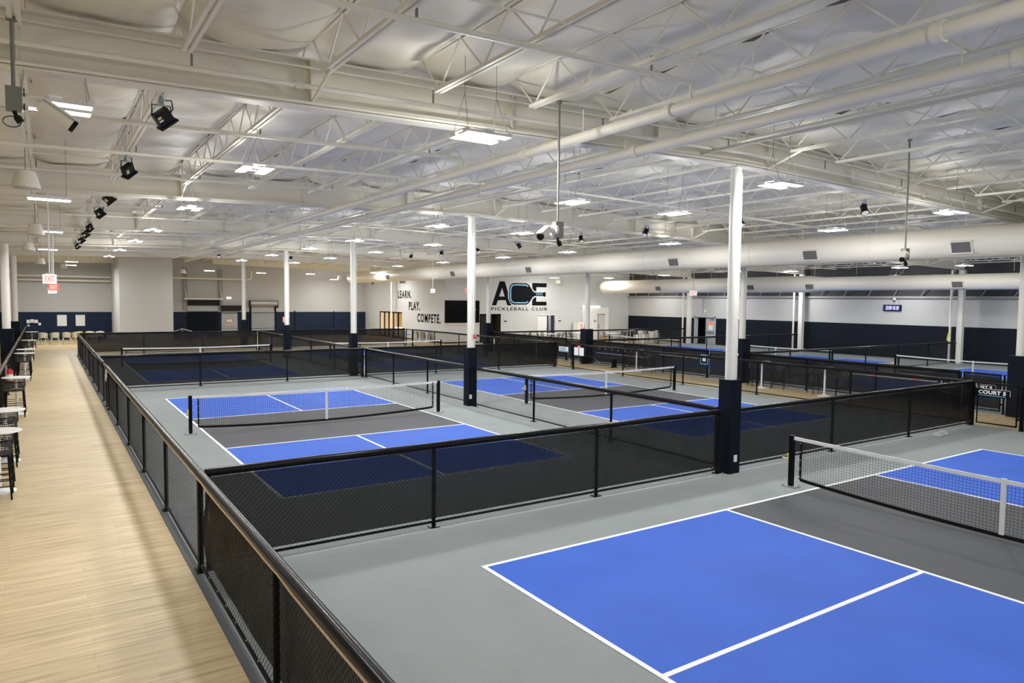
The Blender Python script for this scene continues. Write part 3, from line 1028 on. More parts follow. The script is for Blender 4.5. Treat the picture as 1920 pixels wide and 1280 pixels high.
LD = bpy.data.lights.new('high_bay_lamp', 'AREA')
LD.shape, LD.size, LD.size_y, LD.energy, LD.color = 'RECTANGLE', 0.6, 0.44, P_DOWN, (1.0, 0.985, 0.955)
LU = bpy.data.lights.new('ceiling_fill', 'POINT')  # bare lamp added below each fixture to brighten the ceiling
LS = bpy.data.lights.new('strip_lamp', 'AREA')
LS.shape, LS.size, LS.size_y, LS.energy, LS.color = 'RECTANGLE', 0.66, 0.1, 38.0, (1.0, 0.985, 0.955)
LA = bpy.data.lights.new('alcove_lamp', 'AREA')
LA.shape, LA.size, LA.size_y, LA.energy, LA.color = 'RECTANGLE', 0.66, 0.1, 150.0, (1.0, 0.985, 0.955)
LU.shadow_soft_size, LU.energy, LU.color = 0.12, P_FILL, (1.0, 0.985, 0.95)


def lamp(parent):
    o = bpy.data.objects.new('lamp', LD)
    COL.objects.link(o)
    o.parent = parent
    o.location = (0, 0, -0.05)
    o = bpy.data.objects.new('ceiling_fill_lamp', LU)
    COL.objects.link(o)
    o.parent = parent
    o.location = (0, 0, -0.2)


ROWS = {
    'over the large nearest court': [(0.4, 0.75), (6.75, 0.75), (13.1, 0.75), (0.4, -6.8), (6.75, -6.8), (13.1, -6.8)],
    'in the row nearest the walkway': [(-1.45, 5.0), (-1.45, 11.3), (-1.45, 18.2), (-1.45, 23.6), (-1.45, 30.2), (-1.45, 36.6)],
    'in the row before the columns': [(5.15, 4.8), (5.15, 11.1), (5.15, 17.6), (5.15, 22.9), (5.15, 29.0), (5.15, 35.5)],
    'in the row past the columns': [(8.3, 4.8), (8.3, 11.3), (8.3, 17.5), (8.3, 23.2), (8.3, 29.4), (8.3, 35.8)],
    'in the row along the large duct': [(14.75, 4.7), (14.75, 11.1), (14.75, 17.2), (14.75, 22.4), (14.75, 28.8), (14.75, 35.0)],
}
hb0 = None
for row, pts in ROWS.items():
    for i, (x, y) in enumerate(pts):
        lab = f'twin-strip LED ceiling light {row}, {ORD[i]} counted from camera'
        if hb0 is None:
            hb0 = make_highbay()
            t = hb0
            t.location = (x, y, 5.45)
        else:
            t = dup(hb0, (x, y, 5.45), 0.0 if 'nearest court' in row else math.pi / 2)
        t['label'] = lab
        t['group'] = 'twin-strip LED ceiling lights'
hb_all = [o for o in list(COL.objects) if o.type == 'EMPTY' and o.name.startswith('high_bay_light')]
RR = [(24.5, 7.2, 5.2), (30.4, 8.0, 5.1), (30.4, 10.9, 5.1), (24.5, 17.0, 5.2), (30.4, 16.9, 5.1), (24.5, 25.6, 5.2), (30.4, 26.6, 5.1), (30.4, 2.0, 5.1), (24.5, 33.5, 5.2), (32.9, 35.0, 5.15), (16.7, 43.4, 5.3), (18.4, 46.2, 5.0), (29.0, 37.0, 5.1), (36.9, 6.0, 4.95), (36.9, 14.5, 4.95), (36.9, 21.5, 4.95), (36.9, 28.0, 4.95), (36.9, 34.5, 4.95), (16.5, 52.0, 4.95)]  # the fixture before the slogan wall is added to brighten it
for i, (x, y, z_) in enumerate(RR):
    t = dup(hb0, (x, y, z_), 0.0, f'twin-strip LED ceiling light above the clock wall courts, {ORD[i]} of ten' if i < 10 else (['twin-strip LED ceiling light close to the far end of the large duct', 'added twin-strip LED ceiling light brightening the slogan wall', 'twin-strip LED ceiling light in front of the club logo'] + [f'twin-strip LED ceiling light between far duct and clock wall, {q_} of five' for q_ in ORD[:5]] + ['twin-strip LED ceiling light in the corner before the tan room'])[i - 10], 'twin-strip LED ceiling lights')
    hb_all.append(t)
for o in hb_all:
    lamp(o)


def make_strip():
    t = thing('strip_light', 'x', 'ceiling light')
    MB().bx(-0.36, 0.36, -0.06, 0.06, 0.0, 0.06).build('housing', 'white_paint', t)
    MB().bx(-0.34, 0.34, -0.05, 0.05, -0.03, 0.0).build('lens', 'lens_glow', t)
    for s_ in (-1, 1):
        MB().tube([(s_ * 0.28, 0, 0.05), (s_ * 0.28, 0, 1.35)], 0.005, 4).build('hanging_wire', 'grey_metal', t)
    return t


st0 = None
for i, (x, y, z) in enumerate(((-4.3, 9.0, 5.15), (-4.25, 18.5, 5.25), (-2.9, 46.6, 5.50), (-2.85, 50.5, 5.42), (-4.25, 28.5, 5.25), (9.5, 48.5, 5.2), (13.0, 47.5, 5.2), (5.5, 47.0, 5.2), (-9.0, 14.0, 5.1), (-9.0, 30.0, 5.1))):
    if st0 is None:
        st0 = make_strip()
        t = st0
        t.location = (x, y, z)
    else:
        t = dup(st0, (x, y, z))
    t['label'] = ['single LED strip light above the walkway, first before the exit sign', 'single LED strip light above the walkway behind the exit sign rod', 'single LED strip light above the pale chairs, lower of the pair', 'single LED strip light above the pale chairs, upper of the pair', 'single LED strip light above the middle of the bar table row',
                  'single LED strip light in front of the roll-up door', 'single LED strip light in front of the blank block wall', 'single LED strip light in front of the grey man door', 'single LED strip light past the bar tables, first', 'single LED strip light past the bar tables, second'][i]
    t['group'] = 'single LED strip lights'
    o = bpy.data.objects.new('lamp', LA if i in (2, 3) else LS)
    COL.objects.link(o)
    o.parent = t
    o.location = (0, 0, -0.04)
# light over the near end of the walkway and bay above the camera
t = dup(hb0, (-4.28, 1.65, 5.30), None, 'twin-strip LED ceiling light behind the nearest security camera', 'twin-strip LED ceiling lights')
for c in list(t.children):
    if c.name.startswith('ceiling_fill_lamp'):
        bpy.data.objects.remove(c)
t = dup(hb0, (-6.8, -5.5, 5.30), None, 'twin-strip LED ceiling light above the near end of the walkway', 'twin-strip LED ceiling lights')


def make_spot(square):
    t = thing('spotlight', 'x', 'spotlight')
    tilt = Matrix.Rotation(math.radians(38), 3, 'X') @ Matrix.Rotation(math.radians(20), 3, 'Y')
    if square:
        R = Matrix.Rotation(math.radians(-40), 3, 'Y') @ Matrix.Rotation(math.radians(25), 3, 'X')
        b = MB().obox((0.02, 0, -0.20), (0.21, 0.11, 0.18), R).build('lamp_body', 'black_plastic', t)
        MB().obox(Vector((0.02, 0, -0.20)) + R @ Vector((0, 0, -0.10)), (0.26, 0.16, 0.03), R).build('visor', 'black_plastic', b)
        MB().obox(Vector((0.02, 0, -0.20)) + R @ Vector((-0.06, -0.058, 0.03)), (0.05, 0.006, 0.03), R).build('warning_label', 'yellow_label', b)
        MB().obox(Vector((0.02, 0, -0.20)) + R @ Vector((-0.06, -0.058, -0.01)), (0.06, 0.006, 0.02), R).build('white_label', 'paper_white', b)
    else:
        d = Vector((-0.35, -0.45, -0.8)).normalized()
        c = Vector((0, 0, -0.2))
        b = MB().tube([c - d * 0.12, c + d * 0.10], 0.085, 16).build('lamp_body', 'black_plastic', t, smooth=True)
        MB().tube([c + d * 0.09, c + d * 0.125], 0.105, 16).build('lens_ring', 'black_plastic', b, smooth=True)
        MB().tube([c + d * 0.115, c + d * 0.128], 0.088, 16).build('lens', 'lamp_glass', b, smooth=True)
    y_ = MB().tube([(-0.11, 0, -0.20), (-0.11, 0, -0.05), (0.11, 0, -0.05), (0.11, 0, -0.20)], 0.010, 6)
    y_.build('yoke', 'black_plastic', t)
    MB().box((0, 0, -0.01), (0.06, 0.08, 0.09)).tube([(0, 0, 0.02), (0, 0, 0.07)], 0.02, 8).build('pipe_clamp', 'silver_blue', t)
    MB().tube([(0.05, 0, 0.02), (0.13, 0.05, 0.04), (0.15, 0.08, -0.06), (0.10, 0.06, -0.14)], 0.009, 6).build('power_cable', 'black_plastic', t)
    return t


sq = make_spot(True)
SQ = [3.0, 7.6, 12.3, 15.7, 20.9, 24.0, 27.4, 31.5]
for i, y in enumerate(SQ):
    x = -3.1
    t = sq if i == 0 else dup(sq, (0, 0, 0))
    t.location = (x, y, gb(x) + 0.21)
    t.rotation_euler = (0, 0, [0, 0.5, -0.4, 0.2, 0.7, 0.1, -0.2, 0.4][i])
    t['label'] = f'square black floodlight above the walkway fence, {ORD[i]} from the camera'
    t['group'] = 'square black floodlights on one joist'
rd = make_spot(False)
RDS = [(13.4, 3.0), (13.4, 6.9), (13.4, 11.0), (13.4, 14.6), (13.4, 22.6), (13.4, 26.4), (13.4, 30.2), (13.4, 19.0), (8.9, 38.6), (4.4, 38.0)]
for i, (x, y) in enumerate(RDS):
    t = rd if i == 0 else dup(rd, (0, 0, 0))
    t.location = (x, y, gb(x) + 0.21)
    t.rotation_euler = (0, 0, [0, 0.6, -0.5, 0.3, 0.9, 0.1, -0.3, 1.8, 0.2, 0.5][i])
    t['label'] = f'round black spotlight under the joists before the large duct, {ORD[i]} counted from the camera' if i < 8 else ['round black spotlight in front of the blank block wall', 'round black spotlight in front of the grey man door'][i - 8]
    t['group'] = 'round black spotlights'
for i, (x, y) in enumerate(((26.0, 9.0), (26.0, 7.2), (26.5, 12.0), (26.0, 24.3), (27.0, 27.2), (26.5, 22.8), (25.5, 30.0), (27.5, 10.5))):
    t = dup(rd, (x, y, gb(x) + 0.0), [0.2, 1.0, -0.4, 0.8, 0.1, 1.5, 0.4, -1][i], f'round black spotlight between the two large ducts, {ORD[i]} of eight there', 'round black spotlights')
    MB().tube([(0, 0, 0.05), (0, 0, 0.80)], 0.012, 6).build('drop_rod', 'steel_white', t)


# security cameras on poles
def cctv(label, x, y, ztop, zbot, pole_r, yaw, k=0.62):
    t = thing('security_camera', label, 'security camera', (x, y, zbot), 0, 'security cameras on hanging poles')
    MB().tube([(0, 0, 0.1), (0, 0, ztop - zbot)], pole_r, 10).build('pole', 'grey_metal', t, smooth=True)
    MB().tube([(0, 0, ztop - zbot - 0.03), (0, 0, ztop - zbot)], pole_r * 2.6, 10).build('ceiling_mount', 'grey_metal', t, smooth=True)
    bx_ = MB().bx(-0.065, 0.065, -0.05, 0.05, -0.10, 0.12).build('junction_box', 'grey_metal', t)
    MB().tube([(0, 0, -0.10), (0.02, 0, -0.16)], 0.02, 8).tube([(0.02, 0, -0.15), (0.05, 0, -0.20)], 0.035, 8).build('sensor', 'black_plastic', t, smooth=True)
    d = Vector((math.cos(yaw), math.sin(yaw), 0))
    dn = (d + Vector((0, 0, -0.62))).normalized()
    side = dn.cross(Vector((0, 0, 1))).normalized()
    upv = side.cross(dn)
    R = Matrix((dn, side, upv)).transposed()
    a = d * 0.06
    MB().tube([a, a + d * 0.05], 0.075, 16).build('base_disc', 'duct_white', t, smooth=True)
    MB().tube([a + d * 0.04, a + d * 0.16], 0.04, 10).build('mount_arm', 'duct_white', t, smooth=True)
    s0 = a + d * 0.14
    b = MB().tube([s0, s0 + dn * 0.30 * k], 0.062 * k ** 0.4, 18).build('camera_body', 'duct_white', t, smooth=True)
    MB().obox(s0 + dn * 0.17 * k + upv * 0.06 * k ** 0.4, (0.34 * k, 0.125 * k ** 0.4, 0.02), R).build('sun_hood', 'duct_white', b)
    MB().tube([s0 + dn * 0.295 * k, s0 + dn * (0.295 * k + 0.045)], 0.058 * k ** 0.4, 18).build('lens_face', 'black_plastic', b, smooth=True)
    return t


t = cctv('security camera on the pole nearest the view, with small black cable loop', -4.62, 0.9, gb(-4.62) + 0.30, 5.13, 0.018, math.radians(5), 1.0)
MB().bx(0.075, 0.085, -0.06, -0.02, -0.09, 0.11).build('status_strip', 'black_plastic', t)
MB().tube([(-0.02 + 0.07 * math.cos(a_), 0, -0.2 + 0.05 * math.sin(a_)) for a_ in [2 * math.pi * k / 20 for k in range(21)]], 0.005, 5).build('cable_loop', 'black_plastic', t)
cctv('security camera on the long pole between the nearest lights', 1.5, 0.5, gb(1.5) + 0.28, 4.27, 0.016, math.radians(195))
cctv('security camera on the long pole in front of the large duct', 9.55, -0.08, gb(9.55) + 0.66, 4.27, 0.016, math.radians(200))


# pendant loudspeakers, exit signs
def speaker(label, x, y, z):
    t = thing('pendant_speaker', label, 'loudspeaker', (x, y, z), 0, 'white pendant loudspeakers')
    MB().lathe([(0.12, 0.30), (0.15, 0.29), (0.22, 0.03), (0.22, 0.0)], 24).build('speaker_shell', 'duct_white', t, smooth=True)
    MB().lathe([(0.2, -0.006), (0.2, 0.0)], 24).build('speaker_grille', 'galvanised', t, smooth=True)
    MB().tube([(0, 0, 0.29), (0, 0, gb(x) + 0.80 - z)], 0.008, 6).build('hanging_rod', 'grey_metal', t)


for i, (x, y, z) in enumerate(((-4.65, 7.8, 5.18), (-4.6, 17.3, 5.05), (-4.9, 26.0, 5.05), (-4.55, 36.0, 4.9), (-3.4, 45.0, 5.0), (4.0, 48.5, 5.0), (17.0, 52.0, 5.0), (30.6, 38.6, 4.72))):
    speaker(['white pendant speaker above the walkway before the exit sign', 'white pendant speaker above the bar tables behind the exit rod', 'white pendant speaker above the middle of the bar tables', 'white pendant speaker near the far bar tables', 'white pendant speaker above the pale chairs', 'white pendant speaker before the dock door', 'white pendant speaker in front of the blank block wall', 'white pendant speaker beside the club logo'][i], x, y, z)


def exit_sign(label, x, y, z, face, m, txt, w_=0.38):
    t = thing('exit_sign', label, 'exit sign', (x, y, z), face, 'hanging exit signs')
    MB().bx(-w_ / 2, w_ / 2, -0.025, 0.025, 0, 0.24).build('sign_box', m, t)
    if txt:
        place('lettering', text_mesh('lettering', 'EXIT', w_ * 0.66, 0.16, txt, 0.004, 0.005), t, (-w_ * 0.33, -0.026, 0.04), FACE_NEG_Y)
    MB().box((0, 0, 0.255), (0.18, 0.05, 0.03)).build('canopy', 'white_plastic', t)
    MB().tube([(0, 0, 0.26), (0, 0, gb(x) + 0.75 - z)], 0.02, 8).build('stem', 'white_plastic', t, smooth=True)


exit_sign('lit EXIT sign with red letters hanging on a white rod over the walkway', -4.30, 14.6, 3.61, 0.0, 'sign_white', 'sign_red', 0.31)
exit_sign('small red exit sign hanging behind the big lit one', -4.12, 24.5, 3.49, 0.0, 'sign_red', 'sign_white', 0.34)
exit_sign('small hanging exit sign farther down the walkway, pale with red letters', -4.10, 32.5, 3.40, 0.0, 'sign_white', 'sign_red', 0.34)
exit_sign('small white exit sign hanging in front of the slogan wall', 17.1, 34.6, 3.75, -0.6, 'sign_white', None, 0.3)
exit_sign('small red exit sign hanging in front of the television', 17.1, 30.0, 3.72, -0.6, 'sign_red', None, 0.3)
exit_sign('small red and white exit sign hanging below the farther duct', 21.4, 15.9, 3.62, -0.75, 'sign_white', 'sign_red', 0.34)

# ------------------------------------------------------------------ walls
zt = 6.6
struct(MB().bx(XL - 0.2, XL, YN, YB, 0, zt).build('wall_left', 'block_light'))
struct(MB().bx(XL - 0.2, XR + 0.2, YN - 0.2, YN, 0, zt).build('wall_near', 'wall_white'))
struct(MB().bx(XL - 0.2, XW + 3.2, YB, YB + 0.2, 2.08, zt).build('wall_back', 'block_light'))
struct(MB().bx(XL - 0.2, XW + 3.2, YB, YB + 0.2, 0, 2.08).build('wall_back_lower', 'block_navy'))
struct(MB().bx(XR, XR + 0.2, YN, YF + 0.2, 2.05, 3.72).build('wall_right', 'block_light'))
struct(MB().bx(XR + 0.05, XR + 0.25, YN, YF + 0.2, 3.72, zt).build('wall_right_upper', 'shaded_wall'))  # shadow at the head of the wall, painted as dark grey
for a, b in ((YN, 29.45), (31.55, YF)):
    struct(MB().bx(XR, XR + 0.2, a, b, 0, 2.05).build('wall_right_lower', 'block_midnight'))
struct(MB().bx(XR, XR + 0.2, 29.45, 31.55, 2.2 - 0.15, 2.05 + 0.16).build('wall_right_header', 'block_light'))
# beam and slanting struts at the head of the clock wall
struct(MB().bx(XR - 0.12, XR + 0.02, YN, YF, 3.66, 3.80).build('trim_3', 'grey_paint'))
m = MB()
y = YN + 1
st_m = MB().tube([(0, 0, 0), (-0.25, -0.55, 0.75)], 0.03, 6).mesh('wall_strut', 'grey_paint')
k = 0
y = 6.0
while y < 38.5:
    o = place('wall_strut', st_m, None, (XR - 0.06, y, 3.78))
    tag(o, 'slanting grey strut above the beam of the clock wall', 'strut', 'slanting struts above the clock wall beam')
    y += 1.62
# big bulkhead box by the far end
struct(MB().bx(-0.12, 3.23, 48.0, YB, 0, zt).build('wall_bulkhead', 'wall_white'))
# club wall with doors
D1 = (23.62, 25.46, 2.19)
D2 = (29.15, 30.98, 2.13)
V = 39.3


def wall_with_holes(name, x0, x1, y, holes, m, z1=zt, th=0.2):
    xs = x0
    for (a, b, h) in holes:
        struct(MB().bx(xs, a, y, y + th, 0, z1).build(name, m))
        struct(MB().bx(a, b, y, y + th, h, z1).build(name, m))
        xs = b
    struct(MB().bx(xs, x1, y, y + th, 0, z1).build(name, m))


wall_with_holes('wall_club', XW, XR + 0.2, YF, [D1, D2], 'wall_white')
# slogan wall with its window band
WY0, WY1, WZ = 46.9, 51.7, 2.21
struct(MB().bx(XW, XW + 0.2, YF + 0.2, WY0, 0, zt).build('wall_slogan', 'wall_white'))
struct(MB().bx(XW, XW + 0.2, WY0, WY1, WZ, zt).build('wall_slogan', 'wall_white'))
struct(MB().bx(XW, XW + 0.2, WY1, YB, 0, zt).build('wall_slogan', 'wall_white'))
struct(MB().bx(XW - 0.012, XW, YF, WY0, 0.0, 0.10).build('baseboard_slogan', 'black_plastic'))
struct(MB().bx(XW, D1[0] - 0.1, YF - 0.012, YF, 0.0, 0.10).build('baseboard_club', 'black_plastic'))
# tan room behind the windows
struct(MB().bx(23.6, 23.7, 45.5, YB, 0, 3).build('wall_tan_room', 'tan_wall'))
struct(MB().bx(XW + 0.2, 23.7, 45.4, 45.5, 0, 3).build('wall_tan_room', 'tan_wall'))
struct(MB().bx(XW + 0.2, 23.7, YB - 0.15, YB - 0.05, 0, 3).build('wall_tan_room', 'tan_wall'))
struct(MB().bx(XW + 0.2, 23.7, 45.4, YB, 3.0, 3.1).build('ceiling_tan_room', 'wall_white'))
lr = bpy.data.lights.new('room_lamp', 'AREA')
lr.energy, lr.size, lr.color = 330, 1.2, (1.0, 0.93, 0.80)
o = bpy.data.objects.new('room_lamp', lr)
COL.objects.link(o)
o.location = (22.3, 50, 2.95)
wf = bpy.data.objects.new('window_1', None)
COL.objects.link(wf)
struct(wf)
f = MB()
nP = 5
for i in range(nP + 1):
    yy = WY0 + (WY1 - WY0) * i / nP
    MB().bx(XW + 0.04, XW + 0.14, yy - 0.05, yy + 0.05, 0, WZ).build('mullion', 'black_metal', wf)
MB().bx(XW + 0.04, XW + 0.14, WY0, WY1, WZ - 0.10, WZ).build('head_rail', 'black_metal', wf)
MB().bx(XW + 0.04, XW + 0.14, WY0, WY1, 0.0, 0.10).build('sill_rail', 'black_metal', wf)
gm = bpy.data.materials.new('window_glass')
gm.use_nodes = True
gb_ = gm.node_tree.nodes['Principled BSDF']
gb_.inputs['Base Color'].default_value = (0.9, 0.92, 0.92, 1)
gb_.inputs['Roughness'].default_value = 0.03
gb_.inputs['Alpha'].default_value = 0.12
MATS['glass'] = gm
for i in range(1, nP):
    ya, yb = WY0 + (WY1 - WY0) * i / nP, WY0 + (WY1 - WY0) * (i + 1) / nP
    MB().bx(XW + 0.085, XW + 0.095, ya + 0.05, yb - 0.05, 0.1, WZ - 0.1).build('pane', 'glass', wf)
for i in range(4):
    tag(MB().lathe([(0.22, 0.0), (0.26, 0.05), (0.25, 0.72), (0.2, 0.78)], 16).build('white_pouf', 'white_plastic', None, (22.0, 48.0 + i * 1.0, 0)), f'white barrel seat behind the tan room windows, {ORD[i]} from the slogan', 'seat', 'white seats in the tan room')

# slogan lettering on the wall
for txt, ya, yb, z0, z1 in (('LEARN.', 47.76, 45.10, 3.36, 4.02), ('PLAY.', 45.58, 43.52, 2.40, 3.10), ('COMPETE.', 44.00, 40.02, 1.46, 2.18)):
    o = place('wall_lettering', text_mesh('wall_lettering', txt, ya - yb, z1 - z0, 'ink_black', 0.008, 0.034, 1.22), None, (XW - 0.002, ya, z0), FACE_NEG_X)
    tag(o, f'black painted word {txt.strip(".")} on the white slogan wall', 'lettering', 'slogan words on the wall')

# club logo
t = thing('wall_logo', 'large black and light blue ACE logo with paddle on the club wall', 'logo', (0, YF, 0))


def lg(u, v, d):
    return (24.76 + (u - 343) * 0.003795, -0.004 - d, 4.78 - (v - 160) * 0.00297)


a_ = MB()
a_.prism([(320, 795), (425, 795), (567, 330), (567, 160), (505, 160)], lg, 0.005)
a_.prism([(567, 160), (630, 160), (712, 440), (716, 600), (745, 690), (808, 795), (700, 795), (567, 330)], lg, 0.005)
a_.prism([(455, 660), (488, 560), (637, 560), (668, 660)], lg, 0.005)
a_.build('letter_a', 'ink_black', t)
MB().prism([(745, 330), (760, 280), (790, 235), (830, 205), (870, 195), (1180, 195), (1220, 212), (1255, 250), (1300, 320), (1350, 405), (1400, 438), (1630, 438), (1645, 425), (1680, 425), (1692, 445), (1692, 530), (1680, 550), (1645, 550), (1630, 536), (1400, 536), (1350, 565), (1300, 650), (1255, 720), (1220, 755), (1180, 772), (870, 772), (830, 762), (790, 730), (760, 690), (745, 640)], lg, 0.006).build('paddle', 'ink_black', t)
path = [(1222, 282), (1185, 246), (1160, 243), (875, 243), (835, 256), (800, 290), (781, 340), (778, 380), (778, 590), (781, 630), (800, 675), (835, 710), (875, 722), (1160, 722), (1185, 718), (1222, 685)]
st = MB()
ring = []
for i, (u0, v0) in enumerate(path):
    pa, pb = path[max(0, i - 1)], path[min(len(path) - 1, i + 1)]
    du, dv = pb[0] - pa[0], pb[1] - pa[1]
    l_ = math.hypot(du, dv)
    ring.append((u0 - dv / l_ * 17, v0 + du / l_ * 17, u0 + dv / l_ * 17, v0 - du / l_ * 17))
for p_, q_ in zip(ring, ring[1:]):
    st.prism([(p_[0], p_[1]), (q_[0], q_[1]), (q_[2], q_[3]), (p_[2], p_[3])], lg, 0.009)
st.build('blue_stripe', 'sky_blue', t)
st = MB()
for k in range(4):
    u = 1430 + k * 46
    st.prism([(u, 455), (u + 20, 455), (u + 42, 515), (u + 22, 515)], lg, 0.009)
st.build('grip_stripe', 'sky_blue', t)
e_ = MB()
e_.prism([(1335, 180), (1712, 180), (1712, 292), (1440, 292), (1440, 408), (1385, 398), (1335, 325)], lg, 0.005)
e_.prism([(1335, 650), (1385, 580), (1440, 565), (1440, 688), (1716, 688), (1716, 795), (1332, 795)], lg, 0.005)
e_.build('letter_e', 'ink_black', t)
place('lettering', text_mesh('lettering', 'PICKLEBALL CLUB', 30.03 - 24.62, 0.25, 'ink_black', 0.012, 0.012, 1.25), t, (24.62, -0.004, 2.49), FACE_NEG_Y)

# television
t = thing('television', 'large black wall television between slogan and dark double door', 'television', (22.0, YF, 0))
MB().bx(-1.50, 1.50, -0.09, -0.004, 1.56, 3.25).build('bezel', 'black_plastic', t)
MB().bx(-1.46, 1.46, -0.094, -0.09, 1.60, 3.21).build('display', 'screen_black', t)
tag(MB().bx(-1.5, 1.5, -0.06, 0, 1.40, 1.52).build('sound_bar', 'beige_plastic', None, (22.0, YF - 0.004, 0)), 'long pale soundbar below the wall television', 'soundbar')

# doors in the club wall
d = bpy.data.objects.new('door_1', None)
COL.objects.link(d)
struct(d)
d.location = (0, YF, 0)
MB().bx(D1[0] + 0.02, D1[0] + 0.95, 0.05, 0.10, 0, D1[2] - 0.03).build('door_leaf', 'dark_void', d)
MB().bx(D1[1] - 0.07, D1[1] - 0.02, 0.05, 0.95, 0, D1[2] - 0.03).build('open_leaf', 'brown_door', d)
for a, b, c, e in ((D1[0] - 0.04, D1[0] + 0.03, 0, D1[2]), (D1[1] - 0.03, D1[1] + 0.04, 0, D1[2]), (D1[0] - 0.04, D1[1] + 0.04, D1[2] - 0.05, D1[2] + 0.03)):
    MB().bx(a, b, -0.02, 0.21, c, e).build('door_frame', 'black_metal', d)
MB().box((D1[0] + 0.88, 0.03, 1.0), (0.05, 0.05, 0.2)).build('door_handle', 'grey_metal', d)
struct(MB().bx(D1[0] - 0.3, D1[1] + 0.5, YF + 1.6, YF + 1.7, 0, 3).build('wall_dark_room', 'brown_door'))
struct(MB().bx(D1[0] - 0.3, D1[1] + 0.5, YF + 0.2, YF + 1.7, 2.9, 3).build('ceiling_dark_room', 'dark_void'))
d = bpy.data.objects.new('door_2', None)
COL.objects.link(d)
struct(d)
d.location = (0, YF, 0)
MB().bx(D2[0] + 0.02, D2[0] + 0.92, 0.05, 0.10, 0, D2[2] - 0.03).build('door_leaf', 'white_paint', d)
MB().obox((D2[1] - 0.33, 0.46, 1.05), (0.94, 0.05, 2.08), Matrix.Rotation(math.radians(62), 3, 'Z')).build('open_leaf', 'door_grey', d)
for a, b, c, e in ((D2[0] - 0.05, D2[0] + 0.02, 0, D2[2]), (D2[1] - 0.02, D2[1] + 0.05, 0, D2[2]), (D2[0] - 0.05, D2[1] + 0.05, D2[2] - 0.03, D2[2] + 0.04)):
    MB().bx(a, b, -0.02, 0.21, c, e).build('door_frame', 'white_paint', d)
MB().tube([(D2[0] + 0.85, 0.04, 1.0), (D2[0] + 0.85, -0.02, 1.0)], 0.03, 8).build('door_handle', 'galvanised', d)
struct(MB().bx(D2[0] - 0.5, D2[1] + 0.5, YF + 2.0, YF + 2.1, 0, 3).build('wall_back_room', 'grey_paint'))
o = bpy.data.objects.new('back_room_fill', LS)  # unseen lamp added so the room behind the door is not black
COL.objects.link(o)
o.location = (30.0, YF + 1.3, 2.85)
struct(MB().bx(D2[0] - 0.5, D2[1] + 0.5, YF + 0.2, YF + 2.1, 2.9, 3).build('ceiling_back_room', 'grey_paint'))
for x, lab in ((25.95, 'small blue and white placard beside the dark double door'), (31.35, 'small blue and white placard beside the open white door')):
    t = thing('door_placard', lab, 'sign', (x, YF, 1.58), 0, 'small placards beside the doors')
    MB().bx(-0.15, 0.15, -0.014, -0.002, 0, 0.22).build('plate', 'sky_blue', t)
    MB().bx(-0.12, 0.12, -0.018, -0.014, 0.02, 0.10).build('lower_field', 'pad_navy', t)
    MB().bx(-0.12, 0.12, -0.018, -0.014, 0.12, 0.19).build('upper_field', 'paper_white', t)
# lit white vestibule panel with its own door
t = bpy.data.objects.new('door_3', None)
COL.objects.link(t)
struct(t)
t.location = (0, YF, 0)
MB().bx(33.75, 36.65, -0.12, -0.004, 0, 2.78).build('vestibule_panel', 'white_paint', t)
MB().bx(35.45, 36.2, -0.135, -0.12, 0, 2.12).build('door_leaf', 'wall_white', t)
MB().bx(35.38, 35.45, -0.15, -0.12, 0, 2.2).build('door_frame', 'grey_paint', t)
MB().bx(35.38, 36.27, -0.15, -0.12, 2.12, 2.2).build('door_frame', 'grey_paint', t)
MB().bx(35.5, 35.56, -0.17, -0.135, 0.95, 1.3).build('door_handle', 'grey_metal', t)
t = thing('vanity_light', 'bright bar light on top of the white vestibule panel', 'wall light', (34.6, YF - 0.16, 2.80))
MB().bx(-0.95, 0.95, -0.05, 0.05, 0, 0.08).build('light_housing', 'white_paint', t)
MB().bx(-0.95, 0.95, -0.07, -0.05, -0.01, 0.09).build('lens', 'lens_glow', t)
tag(MB().bx(-0.12, 0.12, -0.012, 0, 0, 0.2).build('door_placard', 'grey_paint', None, (35.1, YF - 0.122, 1.5)), 'small grey placard on the white vestibule panel', 'sign', 'small placards beside the doors')
t = thing('refrigerator', 'white drinks cabinet beside the vestibule panel', 'cabinet', (33.0, YF - 0.50, 0))
MB().bx(-0.36, 0.36, -0.3, 0.3, 0.0, 1.52).build('cabinet_body', 'white_plastic', t)
MB().bx(-0.33, 0.33, -0.325, -0.3, 0.1, 1.48).build('door', 'white_paint', t)
MB().bx(-0.02, 0.12, -0.331, -0.325, 0.95, 1.4).build('red_print', 'sign_red', t)
MB().bx(0.27, 0.30, -0.36, -0.325, 0.6, 1.1).build('handle', 'grey_metal', t)
t = thing('water_dispenser', 'narrow grey dispenser standing next to the white drinks cabinet', 'dispenser', (33.58, YF - 0.45, 0))
MB().bx(-0.17, 0.17, -0.2, 0.2, 0.0, 1.4).build('dispenser_body', 'galvanised', t)
MB().bx(-0.1, 0.1, -0.21, -0.2, 0.95, 1.25).build('tap_recess', 'black_plastic', t)

# small vents on the slogan wall
for y_, z_, w_, lab in ((53.2, 4.55, 0.7, 'small square vent near the corner of the slogan wall'), (46.8, 4.55, 1.3, 'wide twin vent above the word LEARN')):
    t = thing('wall_vent', lab, 'vent', (XW, y_, z_), 0, 'vents on the slogan wall')
    MB().bx(-0.03, -0.002, -w_ / 2, w_ / 2, 0, 0.32).build('vent_frame', 'white_paint', t)
    MB().bx(-0.036, -0.03, -w_ / 2 + 0.08, w_ / 2 - 0.08, 0.05, 0.27).build('vent_slats', 'vent_and_gap_dark', t)

